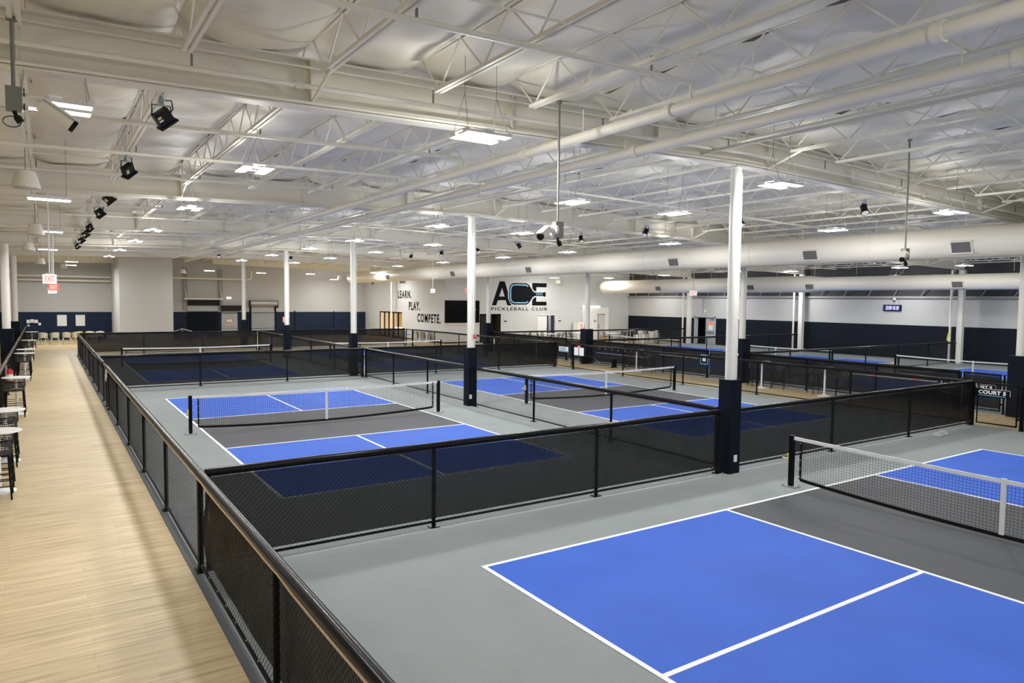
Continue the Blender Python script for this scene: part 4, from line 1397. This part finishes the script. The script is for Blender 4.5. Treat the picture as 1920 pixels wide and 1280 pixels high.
# grey door in the clock wall
d = bpy.data.objects.new('door_4', None)
COL.objects.link(d)
struct(d)
d.location = (XR, 0, 0)
for a, b, c, e in ((29.42, 29.52, 0, 2.2), (31.46, 31.58, 0, 2.2), (29.42, 31.58, 2.1, 2.22)):
    MB().bx(-0.06, 0.21, a, b, c, e).build('door_frame', 'door_grey', d)
lf = MB().bx(0.02, 0.07, 29.52, 30.45, 0.01, 2.1).build('door_leaf', 'door_grey', d)
MB().bx(-0.01, 0.02, 29.75, 30.15, 1.55, 1.75).build('red_sign', 'sign_red', lf)
MB().bx(-0.005, 0.02, 29.75, 30.15, 1.12, 1.52).build('white_sign', 'paper_white', lf)
MB().bx(-0.06, 0.02, 29.56, 30.42, 0.92, 1.0).build('push_bar', 'grey_metal', lf)
MB().bx(-0.08, 0.02, 29.55, 29.95, 1.98, 2.05).build('door_closer', 'grey_metal', lf)
MB().bx(0.02, 0.07, 31.28, 31.46, 0.01, 2.1).build('side_leaf', 'door_grey', d)
struct(MB().bx(XR + 1.2, XR + 1.3, 29.0, 32.0, 0, 2.8).build('wall_dark_passage', 'dark_void'))
struct(MB().bx(XR + 0.2, XR + 1.3, 29.0, 32.0, 2.7, 2.8).build('ceiling_dark_passage', 'dark_void'))
struct(MB().bx(XR + 0.2, XR + 1.3, 31.9, 32.0, 0, 2.8).build('wall_dark_passage', 'dark_void'))
struct(MB().bx(XR + 0.2, XR + 1.3, 29.0, 29.1, 0, 2.8).build('wall_dark_passage', 'dark_void'))
struct(MB().bx(XR, XR + 1.3, 29.0, 32.0, -0.02, 0.004).build('floor_dark_passage', 'dark_void'))
t = thing('alarm_bell', 'round white alarm bell with conduit above the grey door', 'alarm', (XR, 30.5, 2.62))
MB().tube([(-0.06, 0, 0), (-0.005, 0, 0)], 0.11, 16).build('bell_dome', 'white_paint', t, smooth=True)
MB().tube([(-0.02, 0.2, 0.05), (-0.02, 0.2, 1.05)], 0.012, 6).build('bell_conduit', 'grey_paint', t)

# digital clock
t = thing('digital_clock', 'digital clock with blue digits reading 08:59 on the block wall', 'clock', (XR, 15.77, 2.89))
MB().bx(-0.08, -0.003, -0.55, 0.55, 0, 0.38).build('clock_case', 'black_plastic', t)
MB().bx(-0.084, -0.08, -0.51, 0.51, 0.04, 0.34).build('clock_face', 'clock_face', t)
SEG = {'0': 'abcdef', '8': 'abcdefg', '5': 'acdfg', '9': 'abcdfg'}


def seg_digit(m, ch, u0, wd, ht):
    th = 0.030
    P = {'a': (0, ht - th, wd, ht), 'd': (0, 0, wd, th), 'g': (0, ht / 2 - th / 2, wd, ht / 2 + th / 2), 'f': (0, ht / 2, th, ht), 'b': (wd - th, ht / 2, wd, ht), 'e': (0, 0, th, ht / 2), 'c': (wd - th, 0, wd, ht / 2)}
    for s_ in SEG[ch]:
        a, b, c, e = P[s_]
        sl = 0.14
        y = lambda u, v: -(u0 + u + sl * v)
        m.prism([(a, b), (c, b), (c, e), (a, e)], lambda u, v, dd: (-0.085 - dd, y(u, v), 0.085 + v), 0.004)


m = MB()
for ch, u0 in (('0', -0.38), ('8', -0.19), ('5', 0.06), ('9', 0.25)):
    seg_digit(m, ch, u0, 0.13, 0.21)
m.box((-0.088, -0.01, 0.15), (0.004, 0.03, 0.03)).box((-0.088, -0.025, 0.23), (0.004, 0.03, 0.03))
m.build('clock_digits', 'clock_glow', t)
MB().tube([(-0.01, -0.45, 0.38), (-0.01, -0.25, 0.80)], 0.006, 5).build('clock_cable', 'black_plastic', t)
t = thing('dome_camera', 'small white dome camera on the beam above the clock', 'security camera', (XR - 0.18, 15.6, 3.62))
MB().lathe([(0.02, -0.09), (0.06, -0.06), (0.07, 0.0), (0.07, 0.06)], 14).build('camera_housing', 'white_plastic', t, smooth=True)
MB().bx(0.0, 0.08, -0.05, 0.05, 0.0, 0.08).build('camera_bracket', 'white_plastic', t)
tag(MB().grid(lambda u, v: (0.02 * math.sin(v * 9) - 0.02, 0.13 * (u - 0.5) * (0.75 + 0.3 * math.sin(v * 7)) - 0.10 * v, 0.72 * v), 4, 14).build('safety_vest', 'yellow_cloth', None, (38.16, 12.1, 1.28)), 'fluorescent yellow cloth hanging by the wall column next to the clock', 'cloth')

# things on the back wall
for x, lab in ((-3.37, 'blank white board on the navy wall, one nearer the bar tables'), (-2.20, 'blank white board on the navy wall, one nearer the bulkhead')):
    t = thing('white_board', lab, 'board', (x, YB, 1.03), 0, 'white boards on the navy wall')
    MB().bx(-0.30, 0.30, -0.03, -0.004, 0, 0.83).build('board_panel', 'paper_white', t)
    MB().bx(-0.2, 0.2, -0.034, -0.03, 0.72, 0.74).build('heading_line', 'galvanised', t)
t = thing('switch_panel', 'cluster of small white electrical boxes on the navy wall', 'electrical box', (-5.2, YB, 1.15))
for q, (a, b, c, e) in enumerate(((-0.35, -0.15, 0.10, 0.36), (-0.13, 0.1, 0.14, 0.40), (0.12, 0.34, 0.12, 0.36), (0.36, 0.52, -0.05, 0.14), (-0.3, -0.18, -0.12, 0.0))):
    MB().bx(a, b, -0.08, -0.003, c, e).build('switch_box', 'paper_white', t)
for z_, y_, lab in ((4.72, 54.3, 'white horizontal pipe high across the navy alcove, upper'), (4.42, 54.5, 'white horizontal pipe high across the navy alcove, lower')):
    pipe_run('wall_pipe', lab, 'pipe', [(-11.5, y_, z_), (-0.2, y_, z_)], 0.06, group='pipes in the navy alcove')
for x in (-7.9, -6.9, -6.5):
    pipe_run('riser_pipe', f'vertical white pipe at the edge of the navy alcove, {["outer", "middle", "inner"][int((x + 8) / 0.7) if x < -6.6 else 2]}', 'pipe', [(x, 54.7, 0.0), (x, 54.7, 5.2)], 0.09, group='risers in the navy alcove')
pipe_run('wall_pipe', 'white horizontal pipe with elbow across the grey block recess', 'pipe', [(3.25, 53.6, 4.78), (9.7, 53.6, 4.78), (9.9, 53.6, 4.85), (9.95, 53.6, 5.0), (9.95, 53.6, 5.5)], 0.075)
# roll-up door
d = bpy.data.objects.new('door_5', None)
COL.objects.link(d)
struct(d)
d.location = (0, YB, 0)
m = MB()
for k in range(22):
    z = 0.02 + k * 0.097
    m.hexa([(10.25, -0.05, z), (12.2, -0.05, z), (12.2, -0.02, z), (10.25, -0.02, z), (10.25, -0.07, z + 0.085), (12.2, -0.07, z + 0.085), (12.2, -0.02, z + 0.085), (10.25, -0.02, z + 0.085)])
m.build('door_curtain', 'door_grey', d)
for x in (10.12, 12.2):
    MB().bx(x, x + 0.13, -0.1, -0.003, 0, 2.6).build('guide_rail', 'pad_navy', d)
MB().tube([(10.1, -0.32, 2.83), (12.35, -0.32, 2.83)], 0.27, 24).build('barrel_hood', 'galvanised', d, smooth=True)
for x in (10.08, 12.37):
    MB().box((x, -0.3, 2.75), (0.04, 0.58, 0.6)).build('hood_bracket', 'black_metal', d)
MB().bx(10.25, 12.2, -0.08, -0.05, 0.9, 0.93).build('lift_bar', 'galvanised', d)
# grey man door
d = bpy.data.objects.new('door_6', None)
COL.objects.link(d)
struct(d)
d.location = (0, YB, 0)
for a, b, c, e in ((7.85, 7.95, 0, 2.1), (9.02, 9.12, 0, 2.1), (7.85, 9.12, 2.05, 2.15)):
    MB().bx(a, b, -0.06, -0.003, c, e).build('door_frame', 'door_grey', d)
lf = MB().bx(7.95, 9.02, -0.05, -0.004, 0.01, 2.05).build('door_leaf', 'door_grey', d)
s_ = MB().bx(8.2, 8.75, -0.06, -0.05, 1.2, 1.5).build('red_sign', 'red_paint', lf)
MB().bx(8.24, 8.71, -0.064, -0.06, 1.24, 1.46).build('sign_field', 'paper_white', s_)
MB().bx(8.0, 8.95, -0.14, -0.05, 0.88, 1.0).build('push_bar', 'tan_bar_and_reflection', lf)
tag(MB().bx(7.8, 9.35, YB - 0.55, YB - 0.01, 2.18, 2.62).build('air_curtain', 'black_plastic'), 'black air curtain box above the grey man door', 'air curtain')
tag(MB().box((0, 0, 0), (0.4, 0.06, 0.2)).build('wall_lamp', 'sign_white', None, (8.45, YB - 0.04, 3.25)), 'small lit white box lamp on the grey block wall above the man door', 'wall light')
# dock door with canopy
d = bpy.data.objects.new('door_7', None)
COL.objects.link(d)
struct(d)
d.location = (0, YB, 0)
m = MB()
for k in range(5):
    m.bx(5.25, 7.6, -0.06 - (0.02 if k % 2 else 0), -0.004, 0.02 + k * 0.42, 0.42 + k * 0.42)
m.build('door_panel', 'pad_navy', d)
MB().bx(5.25, 7.6, -0.10, -0.004, 2.14, 2.6).build('pale_panel', 'door_grey', d)
MB().bx(5.25, 7.7, -0.30, -0.004, 2.62, 3.05).build('dark_header', 'dark_void', d)
t = thing('dock_canopy', 'white steel angle bracket spanning above the dock door', 'bracket', (0, YB, 0))
MB().bx(4.9, 7.9, -0.75, -0.62, 3.10, 3.2).build('front_bar', 'steel_white', t)
for x in (5.1, 7.8):
    MB().tube([(x, -0.02, 4.0), (x, -0.68, 3.18)], 0.04, 6).build('brace_arm', 'steel_white', t)
    MB().bx(x - 0.16, x + 0.16, -0.12, -0.003, 2.2, 5.6).build('wall_channel', 'grey_paint', t)
# fire extinguisher on the back wall
t = thing('fire_extinguisher', 'red fire extinguisher with red sign on the block wall by the roll-up door', 'fire extinguisher', (13.05, YB - 0.12, 0.45))
MB().lathe([(0.02, 0.0), (0.08, 0.02), (0.08, 0.42), (0.03, 0.5)], 14).build('cylinder_body', 'red_paint', t, smooth=True)
MB().bx(-0.05, 0.05, -0.02, 0.1, 0.5, 0.58).build('valve_handle', 'black_plastic', t)
MB().lathe([(0.081, 0.15), (0.081, 0.32)], 14).build('white_label', 'paper_white', t)
t = thing('safety_sign', 'tall red and white extinguisher sign on the block wall', 'sign', (13.0, YB, 1.15))
MB().bx(-0.09, 0.09, -0.015, -0.003, 0, 0.5).build('sign_plate', 'sign_red', t)
MB().bx(-0.04, 0.04, -0.02, -0.015, 0.06, 0.44).build('sign_mark', 'paper_white', t)
# stair rail next to the bulkhead
t = thing('stair_rail', 'grey metal stair handrail beside the bulkhead box', 'handrail', (3.4, 52.5, 0))
MB().tube([(-0.9, -4.5, 0.55), (0.4, -4.5, 1.0), (1.9, -4.5, 0.55)], 0.025, 8).build('handrail', 'galvanised', t, smooth=True)
for x, z in ((-0.9, 0.55), (0.4, 1.0), (1.9, 0.55)):
    MB().tube([(x, -4.5, 0.0), (x, -4.5, z)], 0.02, 8).build('baluster', 'galvanised', t, smooth=True)
# tall practice cage frames in front of the dock doors
t = thing('cage_frame', 'tall black post and rail cage in front of the roll-up door', 'cage frame', (0, 47.0, 0))
for x, h in ((5.9, 2.15), (8.1, 2.15), (11.6, 2.35), (14.7, 2.3)):
    MB().tube([(x, 0, 0), (x, 0, h)], 0.04, 8).build('post', 'black_metal', t, smooth=True)
MB().tube([(5.9, 0, 2.12), (14.7, 0, 2.22)], 0.02, 8).build('top_rail', 'black_metal', t, smooth=True)
MB().tube([(5.9, 0, 1.0), (14.7, 0, 1.0)], 0.015, 8).build('mid_rail', 'black_metal', t, smooth=True)


# ------------------------------------------------------------------ furniture
def make_bar_table():
    t = thing('bar_table', 'x', 'bar table')
    MB().lathe([(0.30, 0.0), (0.335, 0.006), (0.34, 0.016), (0.335, 0.028), (0.0005, 0.030)], 32, (0, 0, 1.01)).build('tabletop', 'white_plastic', t, smooth=True)
    MB().tube([(0, 0, 0.03), (0, 0, 1.01)], 0.033, 14).build('pedestal', 'white_paint', t, smooth=True)
    MB().lathe([(0.24, 0.0), (0.24, 0.012), (0.10, 0.035), (0.05, 0.07)], 28).build('base', 'white_plastic', t, smooth=True)
    return t


def make_stool():
    """faces -Y; back at +Y"""
    t = thing('bar_stool', 'x', 'bar stool')
    s = 0.21
    for sx in (-1, 1):
        for sy in (-1, 1):
            MB().tube([(sx * (s + 0.02), sy * (s + 0.02), 0), (sx * (s - 0.015), sy * (s - 0.02), 0.72)], 0.014, 8).build('leg', 'black_metal', t, smooth=True)
    for z, e in ((0.22, 0.012), (0.34, 0.008)):
        MB().tube([(-s - e, -s - e, z), (s + e, -s - e, z), (s + e, s + e, z), (-s - e, s + e, z), (-s - e, -s - e, z)], 0.010, 6).build('footrest', 'black_metal', t)
    MB().grid(lambda u, v: ((u - 0.5) * 0.46, (v - 0.5) * 0.44, 0.735 - 0.03 * math.sin(math.pi * u) * math.sin(math.pi * v)), 10, 10).grid(lambda u, v: ((u - 0.5) * 0.46, (0.5 - v) * 0.44, 0.715 - 0.03 * math.sin(math.pi * u) * math.sin(math.pi * v)), 10, 10).build('seat', 'charcoal_weave', t, smooth=True)

    def bk(a, z):
        an = math.radians(-100 + 200 * a)
        return (0.235 * math.sin(an), 0.02 + 0.215 * math.cos(an), z)
    w_ = MB()
    for k in range(25):
        a = k / 24
        w_.tube([bk(a, 0.72), bk(a + 0.02, 0.84), bk(a, 0.95)], 0.007, 4, False)
    for z in (0.76, 0.80, 0.84, 0.88, 0.92):
        w_.tube([bk(k / 24, z) for k in range(25)], 0.008, 4, False)
    w_.build('backrest', 'charcoal_weave', t)
    MB().tube([bk(k / 24, 0.955) for k in range(25)], 0.016, 8).build('back_rail', 'black_plastic', t, smooth=True)
    return t


tb0, sl0 = make_bar_table(), make_stool()
BT = [7.15, 9.75, 16.4, 26.2, 28.6, 35.9, 45.6]
for i, y in enumerate(BT):
    t = tb0 if i == 0 else dup(tb0, (0, 0, 0))
    t.location = (-5.13, y, 0)
    t['label'] = f'round white bar table beside the walkway fence, {ORD[i]} counted from the camera'
    t['group'] = 'white bar tables along the walkway'
ns = 0
for i, y in enumerate(BT):
    for sgn in (-1, 1):
        t = sl0 if ns == 0 else dup(sl0, (0, 0, 0))
        ns += 1
        t.location = (-5.17, y + sgn * 0.44 + (0.02 if sgn > 0 else 0), 0)
        t.rotation_euler = (0, 0, 0 if sgn > 0 else math.pi)
        t['label'] = f'black woven bar stool at the {ORD[i]} walkway bar table, {"camera side" if sgn < 0 else "far side"}'
        t['group'] = 'black bar stools along the walkway'
AT = [(18.75, 7.3), (18.75, 9.95), (18.75, 16.9), (18.75, 25.0), (18.75, 29.5)]
for i, (x, y) in enumerate(AT):
    dup(tb0, (x, y, 0), None, f'round white bar table in the aisle, {ORD[i]} from the COURT sign gate', 'white bar tables in the aisle')
    for sgn in (-1, 1):
        dup(sl0, (x + 0.3, y + sgn * 0.52, 0), (0 if sgn > 0 else math.pi) - sgn * 0.5, f'black bar stool in the aisle at the {ORD[i]} aisle table, {"camera side" if sgn < 0 else "far side"}', 'black bar stools in the aisle')
# fire extinguisher on the walkway fence
t = thing('fire_extinguisher', 'red fire extinguisher with white label hung on the walkway bar table fence', 'fire extinguisher', (FX0 + 0.13, 19.2, 0.55))
MB().lathe([(0.02, 0.0), (0.085, 0.02), (0.085, 0.44), (0.03, 0.52)], 16).build('cylinder_body', 'red_paint', t, smooth=True)
MB().lathe([(0.087, 0.12), (0.087, 0.32)], 16).build('white_label', 'paper_white', t)
MB().bx(-0.03, 0.03, -0.08, 0.06, 0.52, 0.58).build('valve_handle', 'black_plastic', t)
MB().tube([(0.03, -0.05, 0.52), (0.10, -0.08, 0.42), (0.10, -0.05, 0.15)], 0.012, 6).build('hose', 'black_plastic', t)
MB().bx(-0.11, -0.06, -0.04, 0.04, 0.2, 0.6).build('bracket', 'galvanised', t)


def make_shell_chair(m):
    t = thing('shell_chair', 'x', 'chair')
    for sx in (-1, 1):
        for sy in (-1, 1):
            MB().tube([(sx * 0.25, sy * 0.24, 0), (sx * 0.19, sy * 0.18, 0.45)], 0.02, 8, r2=0.026).build('leg', m, t, smooth=True)
    MB().lathe([(0.20, 0.43), (0.25, 0.45), (0.25, 0.475), (0.20, 0.48)], 20).build('seat', m, t, smooth=True)

    def sh(u, v):
        an = math.radians(-118 + 236 * u)
        z = 0.46 + v * (0.20 + 0.16 * math.cos(an * 0.72))
        r = 0.25 + 0.03 * v
        return (r * math.sin(an), r * math.cos(an), z)
    MB().grid(sh, 24, 6).grid(lambda u, v: (lambda p: (p[0] * 0.9, p[1] * 0.9, p[2]))(sh(1 - u, v)), 24, 6).build('backrest', m, t, smooth=True)
    return t


sc0, lm0, wh0 = make_shell_chair('beige_plastic'), make_shell_chair('lime_plastic'), make_shell_chair('white_plastic')
SCH = [(-4.56, 49.6, 'b', 2.8), (-3.90, 49.5, 'b', 3.3), (-3.21, 49.6, 'b', 3.0), (-2.65, 49.4, 'b', 2.6), (-2.50, 50.6, 'l', 3.4), (-1.80, 50.7, 'w', 3.0), (-1.20, 50.7, 'w', 3.3), (-1.75, 49.6, 'w', 2.5), (-0.8, 46.2, 'w', 3.0)]
SLB = ['pale beige rounded chair near the navy wall, first from the bar tables', 'pale beige rounded chair near the navy wall, second from the bar tables', 'pale beige rounded chair near the navy wall, third from the bar tables', 'pale beige rounded chair in front of the lime one', 'lime yellow rounded chair behind the beige ones', 'white rounded chair behind the fence corner post', 'white rounded chair closest to the bulkhead box', 'white rounded chair just in front of the fence corner', 'white rounded chair seen through the farthest windscreen']
used = set()
for i, (x, y, k, rz) in enumerate(SCH):
    src = {'b': sc0, 'l': lm0, 'w': wh0}[k]
    t = src if k not in used else dup(src, (0, 0, 0))
    used.add(k)
    t.location = (x, y, 0)
    t.rotation_euler = (0, 0, rz + math.pi * 0)
    t['label'] = SLB[i]
    t['group'] = 'rounded chairs near the navy wall'


def make_lounge_table():
    t = thing('lounge_table', 'x', 'table')
    MB().bx(-0.75, 0.75, -0.38, 0.38, 0.72, 0.75).build('tabletop', 'white_plastic', t)
    for sx in (-1, 1):
        MB().tube([(sx * 0.42, 0, 0.03), (sx * 0.42, 0, 0.72)], 0.05, 10, r2=0.03).build('pedestal', 'white_plastic', t, smooth=True)
        MB().bx(sx * 0.42 - 0.05, sx * 0.42 + 0.05, -0.3, 0.3, 0, 0.03).build('foot', 'white_plastic', t)
    return t


def make_mesh_chair():
    t = thing('mesh_chair', 'x', 'chair')
    for sx in (-1, 1):
        for sy in (-1, 1):
            MB().tube([(sx * 0.23, sy * 0.22, 0), (sx * 0.20, sy * 0.19, 0.44)], 0.012, 6).build('leg', 'black_metal', t)
    MB().bx(-0.23, 0.23, -0.22, 0.22, 0.43, 0.455).build('seat', 'charcoal_weave', t)
    b = MB()
    for k in range(9):
        x = -0.22 + 0.055 * k
        b.tube([(x, 0.21, 0.48), (x, 0.29, 0.82)], 0.007, 4)
    for k in range(5):
        z = 0.5 + 0.08 * k
        b.tube([(-0.22, 0.215 + 0.02 * k, z), (0.22, 0.215 + 0.02 * k, z)], 0.011, 4)
    b.build('backrest', 'charcoal_weave', t)
    for sx in (-1, 1):
        MB().tube([(sx * 0.23, -0.2, 0.44), (sx * 0.25, -0.15, 0.64), (sx * 0.24, 0.24, 0.66)], 0.012, 6).build('armrest', 'black_metal', t)
    return t


lt0, mc0 = make_lounge_table(), make_mesh_chair()
LT = [(25.4, 36.9), (28.1, 36.2), (31.2, 36.6), (33.6, 35.2)]
LL = ['dark double door', 'club logo', 'open white door', 'lit vestibule panel']
nc = 0
for i, (x, y) in enumerate(LT):
    t = lt0 if i == 0 else dup(lt0, (0, 0, 0))
    t.location = (x, y, 0)
    t.rotation_euler = (0, 0, 0.55)
    t['label'] = f'white lounge table in front of the {LL[i]}'
    t['group'] = 'white lounge tables'
    for q, (dx, dy, rz) in enumerate(((-0.45, -0.62, math.pi), (0.45, -0.62, math.pi), (-0.45, 0.62, 0.0), (0.45, 0.62, 0.0))):
        if i == 3 and q in (0, 2):
            continue
        c_, s_ = math.cos(0.55), math.sin(0.55)
        c = mc0 if nc == 0 else dup(mc0, (0, 0, 0))
        nc += 1
        c.location = (x + c_ * dx - s_ * dy, y + s_ * dx + c_ * dy, 0)
        c.rotation_euler = (0, 0, rz + 0.55 + 0.15 * ((q * 7 + i * 3) % 3 - 1))
        c['label'] = f'dark mesh-back lounge chair at the table in front of the {LL[i]}, {ORD[q]} seat'
        c['group'] = 'dark mesh lounge chairs'
for i, (x, y) in enumerate(((34.0, 33.6), (35.7, 34.2))):
    dup(tb0, (x, y, 0), None, ['tall white bar table at the lounge before the navy wall', 'tall white bar table at the lounge beside the white counter'][i], 'tall lounge tables')
    for sgn in (-1, 1):
        dup(sl0, (x + sgn * 0.55, y + 0.05, 0), -sgn * math.pi / 2, f'black bar stool at the {["outer", "inner"][i]} tall lounge table, {"walkway" if sgn < 0 else "wall"} side', 'black stools at the lounge')
tag(MB().bx(-0.45, 0.45, -0.9, 0.9, 0, 0.85).build('lounge_counter', 'white_plastic', None, (37.0, 35.0, 0)), 'low white counter block before the navy lounge wall', 'counter')
tag(MB().bx(-0.22, 0.22, -0.22, 0.22, 0, 0.35).build('wooden_crate', 'wood_box', None, (35.6, 38.6, 0)), 'small brown wooden crate beside the vestibule door', 'crate')
t = thing('trash_can', 'round stainless trash can before the navy lounge wall', 'trash can', (36.2, 32.9, 0))
MB().lathe([(0.22, 0.0), (0.23, 0.02), (0.23, 0.80), (0.22, 0.82)], 24).build('can_body', 'galvanised', t, smooth=True)
MB().lathe([(0.235, 0.82), (0.235, 0.86), (0.20, 0.98), (0.06, 1.03)], 24).build('lid', 'galvanised', t, smooth=True)
MB().bx(-0.10, 0.10, -0.24, -0.19, 0.86, 0.95).build('flap', 'black_plastic', t)

# white console against the slogan wall
t = thing('side_table', 'white console with two leaf-shaped openings below the slogan', 'console', (20.1, 42.6, 0))
MB().bx(-0.28, 0.28, -1.3, 1.3, 0.80, 0.86).build('tabletop', 'white_plastic', t)
for y in (-1.15, 0.0, 1.15):
    MB().lathe([(0.22, 0.0), (0.10, 0.15), (0.06, 0.45), (0.14, 0.80)], 18, (0, y, 0)).build('flared_leg', 'white_plastic', t, smooth=True)
MB().bx(0.22, 0.26, -1.2, 1.2, 0.02, 0.80).build('back_panel', 'wall_white', t)
for y in (-0.6, 0.55):
    MB().prism([(y + 0.36 * math.cos(a_) * (1 if math.sin(a_) > 0 else 1), 0.40 + 0.36 * math.sin(a_)) for a_ in [2 * math.pi * k / 20 for k in range(20)]], lambda u, v, d_: (0.215 - d_, u, v), 0.008).build('leaf_opening', 'grey_metal', t)

# bench with paddle rack in the aisle
t = thing('bench', 'black bench with slim metal legs in the aisle', 'bench', (19.15, 20.05, 0))
MB().bx(-0.17, 0.17, -1.35, 1.35, 0.42, 0.46).build('bench_seat', 'black_plastic', t)
for y in (-1.15, 1.15):
    MB().bx(-0.15, 0.15, y - 0.03, y + 0.03, 0.03, 0.42).build('leg', 'black_metal', t)
    MB().bx(-0.22, 0.22, y - 0.05, y + 0.05, 0, 0.03).build('foot', 'black_metal', t)
MB().tube([(0.0, 0.5, 0.42), (0.0, -0.2, 0.06)], 0.014, 6).build('brace', 'galvanised', t)
t = thing('paddle_rack', 'white paddle rack rail with red marks on the dark screen above the bench', 'rack', (FX3 - 0.028, 18.9, 0.60))
MB().bx(-0.02, 0.02, -1.9, 1.9, 0.0, 0.03).build('rail', 'galvanised', t)
for y in (-1.5, -0.4, 0.9):
    MB().bx(-0.03, -0.02, y - 0.05, y + 0.05, 0.0, 0.05).build('red_mark', 'red_paint', t)
b = MB()
for k in range(8):
    b.lathe([(0.01, 0.20), (0.035, 0.22), (0.035, 0.26), (0.01, 0.28)], 8, (-0.02, -1.7 + k * 0.48, 0))
b.build('ball_hook', 'galvanised', t)
MB().bx(-0.012, 0.012, -1.9, 1.9, 0.16, 0.30).build('rack_board', 'black_plastic', t)
t = thing('paddle_rack', 'white paddle rack rail on the dark screen beside the middle column', 'rack', (FX3 - 0.028, 15.1, 0.82))
MB().bx(-0.02, 0.02, -1.2, 1.2, 0.0, 0.025).build('rail', 'galvanised', t)
for y in (-0.7, 0.4):
    MB().bx(-0.03, -0.02, y - 0.05, y + 0.05, 0.0, 0.05).build('red_mark', 'red_paint', t)
t = thing('paddle_rack', 'white paddle rack rail on the dark screen near the COURT sign gates', 'rack', (FX3 - 0.028, 5.4, 0.80))
MB().bx(-0.02, 0.02, -1.5, 1.5, 0.0, 0.025).build('rail', 'galvanised', t)
for y in (-0.8, 0.6):
    MB().bx(-0.03, -0.02, y - 0.05, y + 0.05, 0.0, 0.05).build('red_mark', 'red_paint', t)
for i, (y, z) in enumerate(((13.58, 0.60), (3.62, 0.52))):
    t = thing('rule_sign', ['light blue framed sign on the gate beside the middle column', 'light blue framed sign beside the clock court gate'][i], 'sign', (FX3 - 0.034, y, z), 0, 'light blue framed signs')
    h_ = (0.19, 0.145)[i]
    MB().bx(-0.01, 0.01, -h_, h_, 0, 0.40).build('sign_panel', 'pad_navy', t)
    for a, b_, c, e in ((-h_ - 0.02, h_ + 0.02, -0.02, 0.02), (-h_ - 0.02, h_ + 0.02, 0.37, 0.41), (-h_ - 0.02, -h_ + 0.01, 0, 0.4), (h_ - 0.01, h_ + 0.02, 0, 0.4)):
        MB().bx(-0.016, 0.004, a, b_, c, e).build('sign_frame', 'sky_blue', t)
    MB().bx(-0.014, -0.01, -0.09, 0.09, 0.12, 0.28).build('print_block', 'paper_white', t)
# two clear ball cups on the floor near the screen
for i, (x, y) in enumerate(((14.15, 1.30), (14.55, 1.36))):
    t = thing('ball_cup', ['clear plastic ball cup on the court floor, one farther from the gate', 'clear plastic ball cup on the court floor, one nearer the gate'][i], 'cup', (x, y, 0.006), 0, 'clear ball cups by the windscreen')
    MB().lathe([(0.11, 0.0), (0.13, 0.01), (0.14, 0.09), (0.135, 0.09), (0.12, 0.015), (0.0005, 0.012)], 18).build('cup_wall', 'clear_plastic', t, smooth=True)
    MB().tube([(0.138 * math.cos(a_), 0.138 * math.sin(a_), 0.09) for a_ in [2 * math.pi * k / 18 for k in range(19)]], 0.006, 5).build('cup_rim', 'galvanised', t)
# fire alarm pull on the second column
t = thing('fire_alarm', 'red fire alarm box with strobe on the second padded column', 'alarm', (6.6 + 0.05, 11.475, 2.17))
MB().box((0.02, -0.02, 0), (0.09, 0.05, 0.12)).build('alarm_box', 'red_paint', t)
MB().box((0.02, -0.048, 0.02), (0.04, 0.01, 0.03)).build('strobe_lens', 'paper_white', t)
# yellow clip on the windscreen
tag(MB().tube([(0, 0, 0.0), (0.08, 0, 0.03), (0.10, 0, 0.10)], 0.012, 6).build('cable_tie', 'zip_yellow', None, (8.55, 1.615, 0.17)), 'loose yellow tie sticking out of the windscreen beside the near net post', 'tie')
tag(MB().tube([(0, -0.03, 0), (0.0, 0.03, 0.0), (0.01, 0.03, 0.05)], 0.012, 6).build('cable_tie', 'yellow_cloth', None, (6.56, 1.95, 1.12)), 'lime tie round the divider rail at the nearest padded column', 'tie')

# hidden-from-nobody tidy up
for o in COL.objects:
    if o.type == 'EMPTY' and o.get('label') == 'x':
        print('UNLABELLED', o.name)
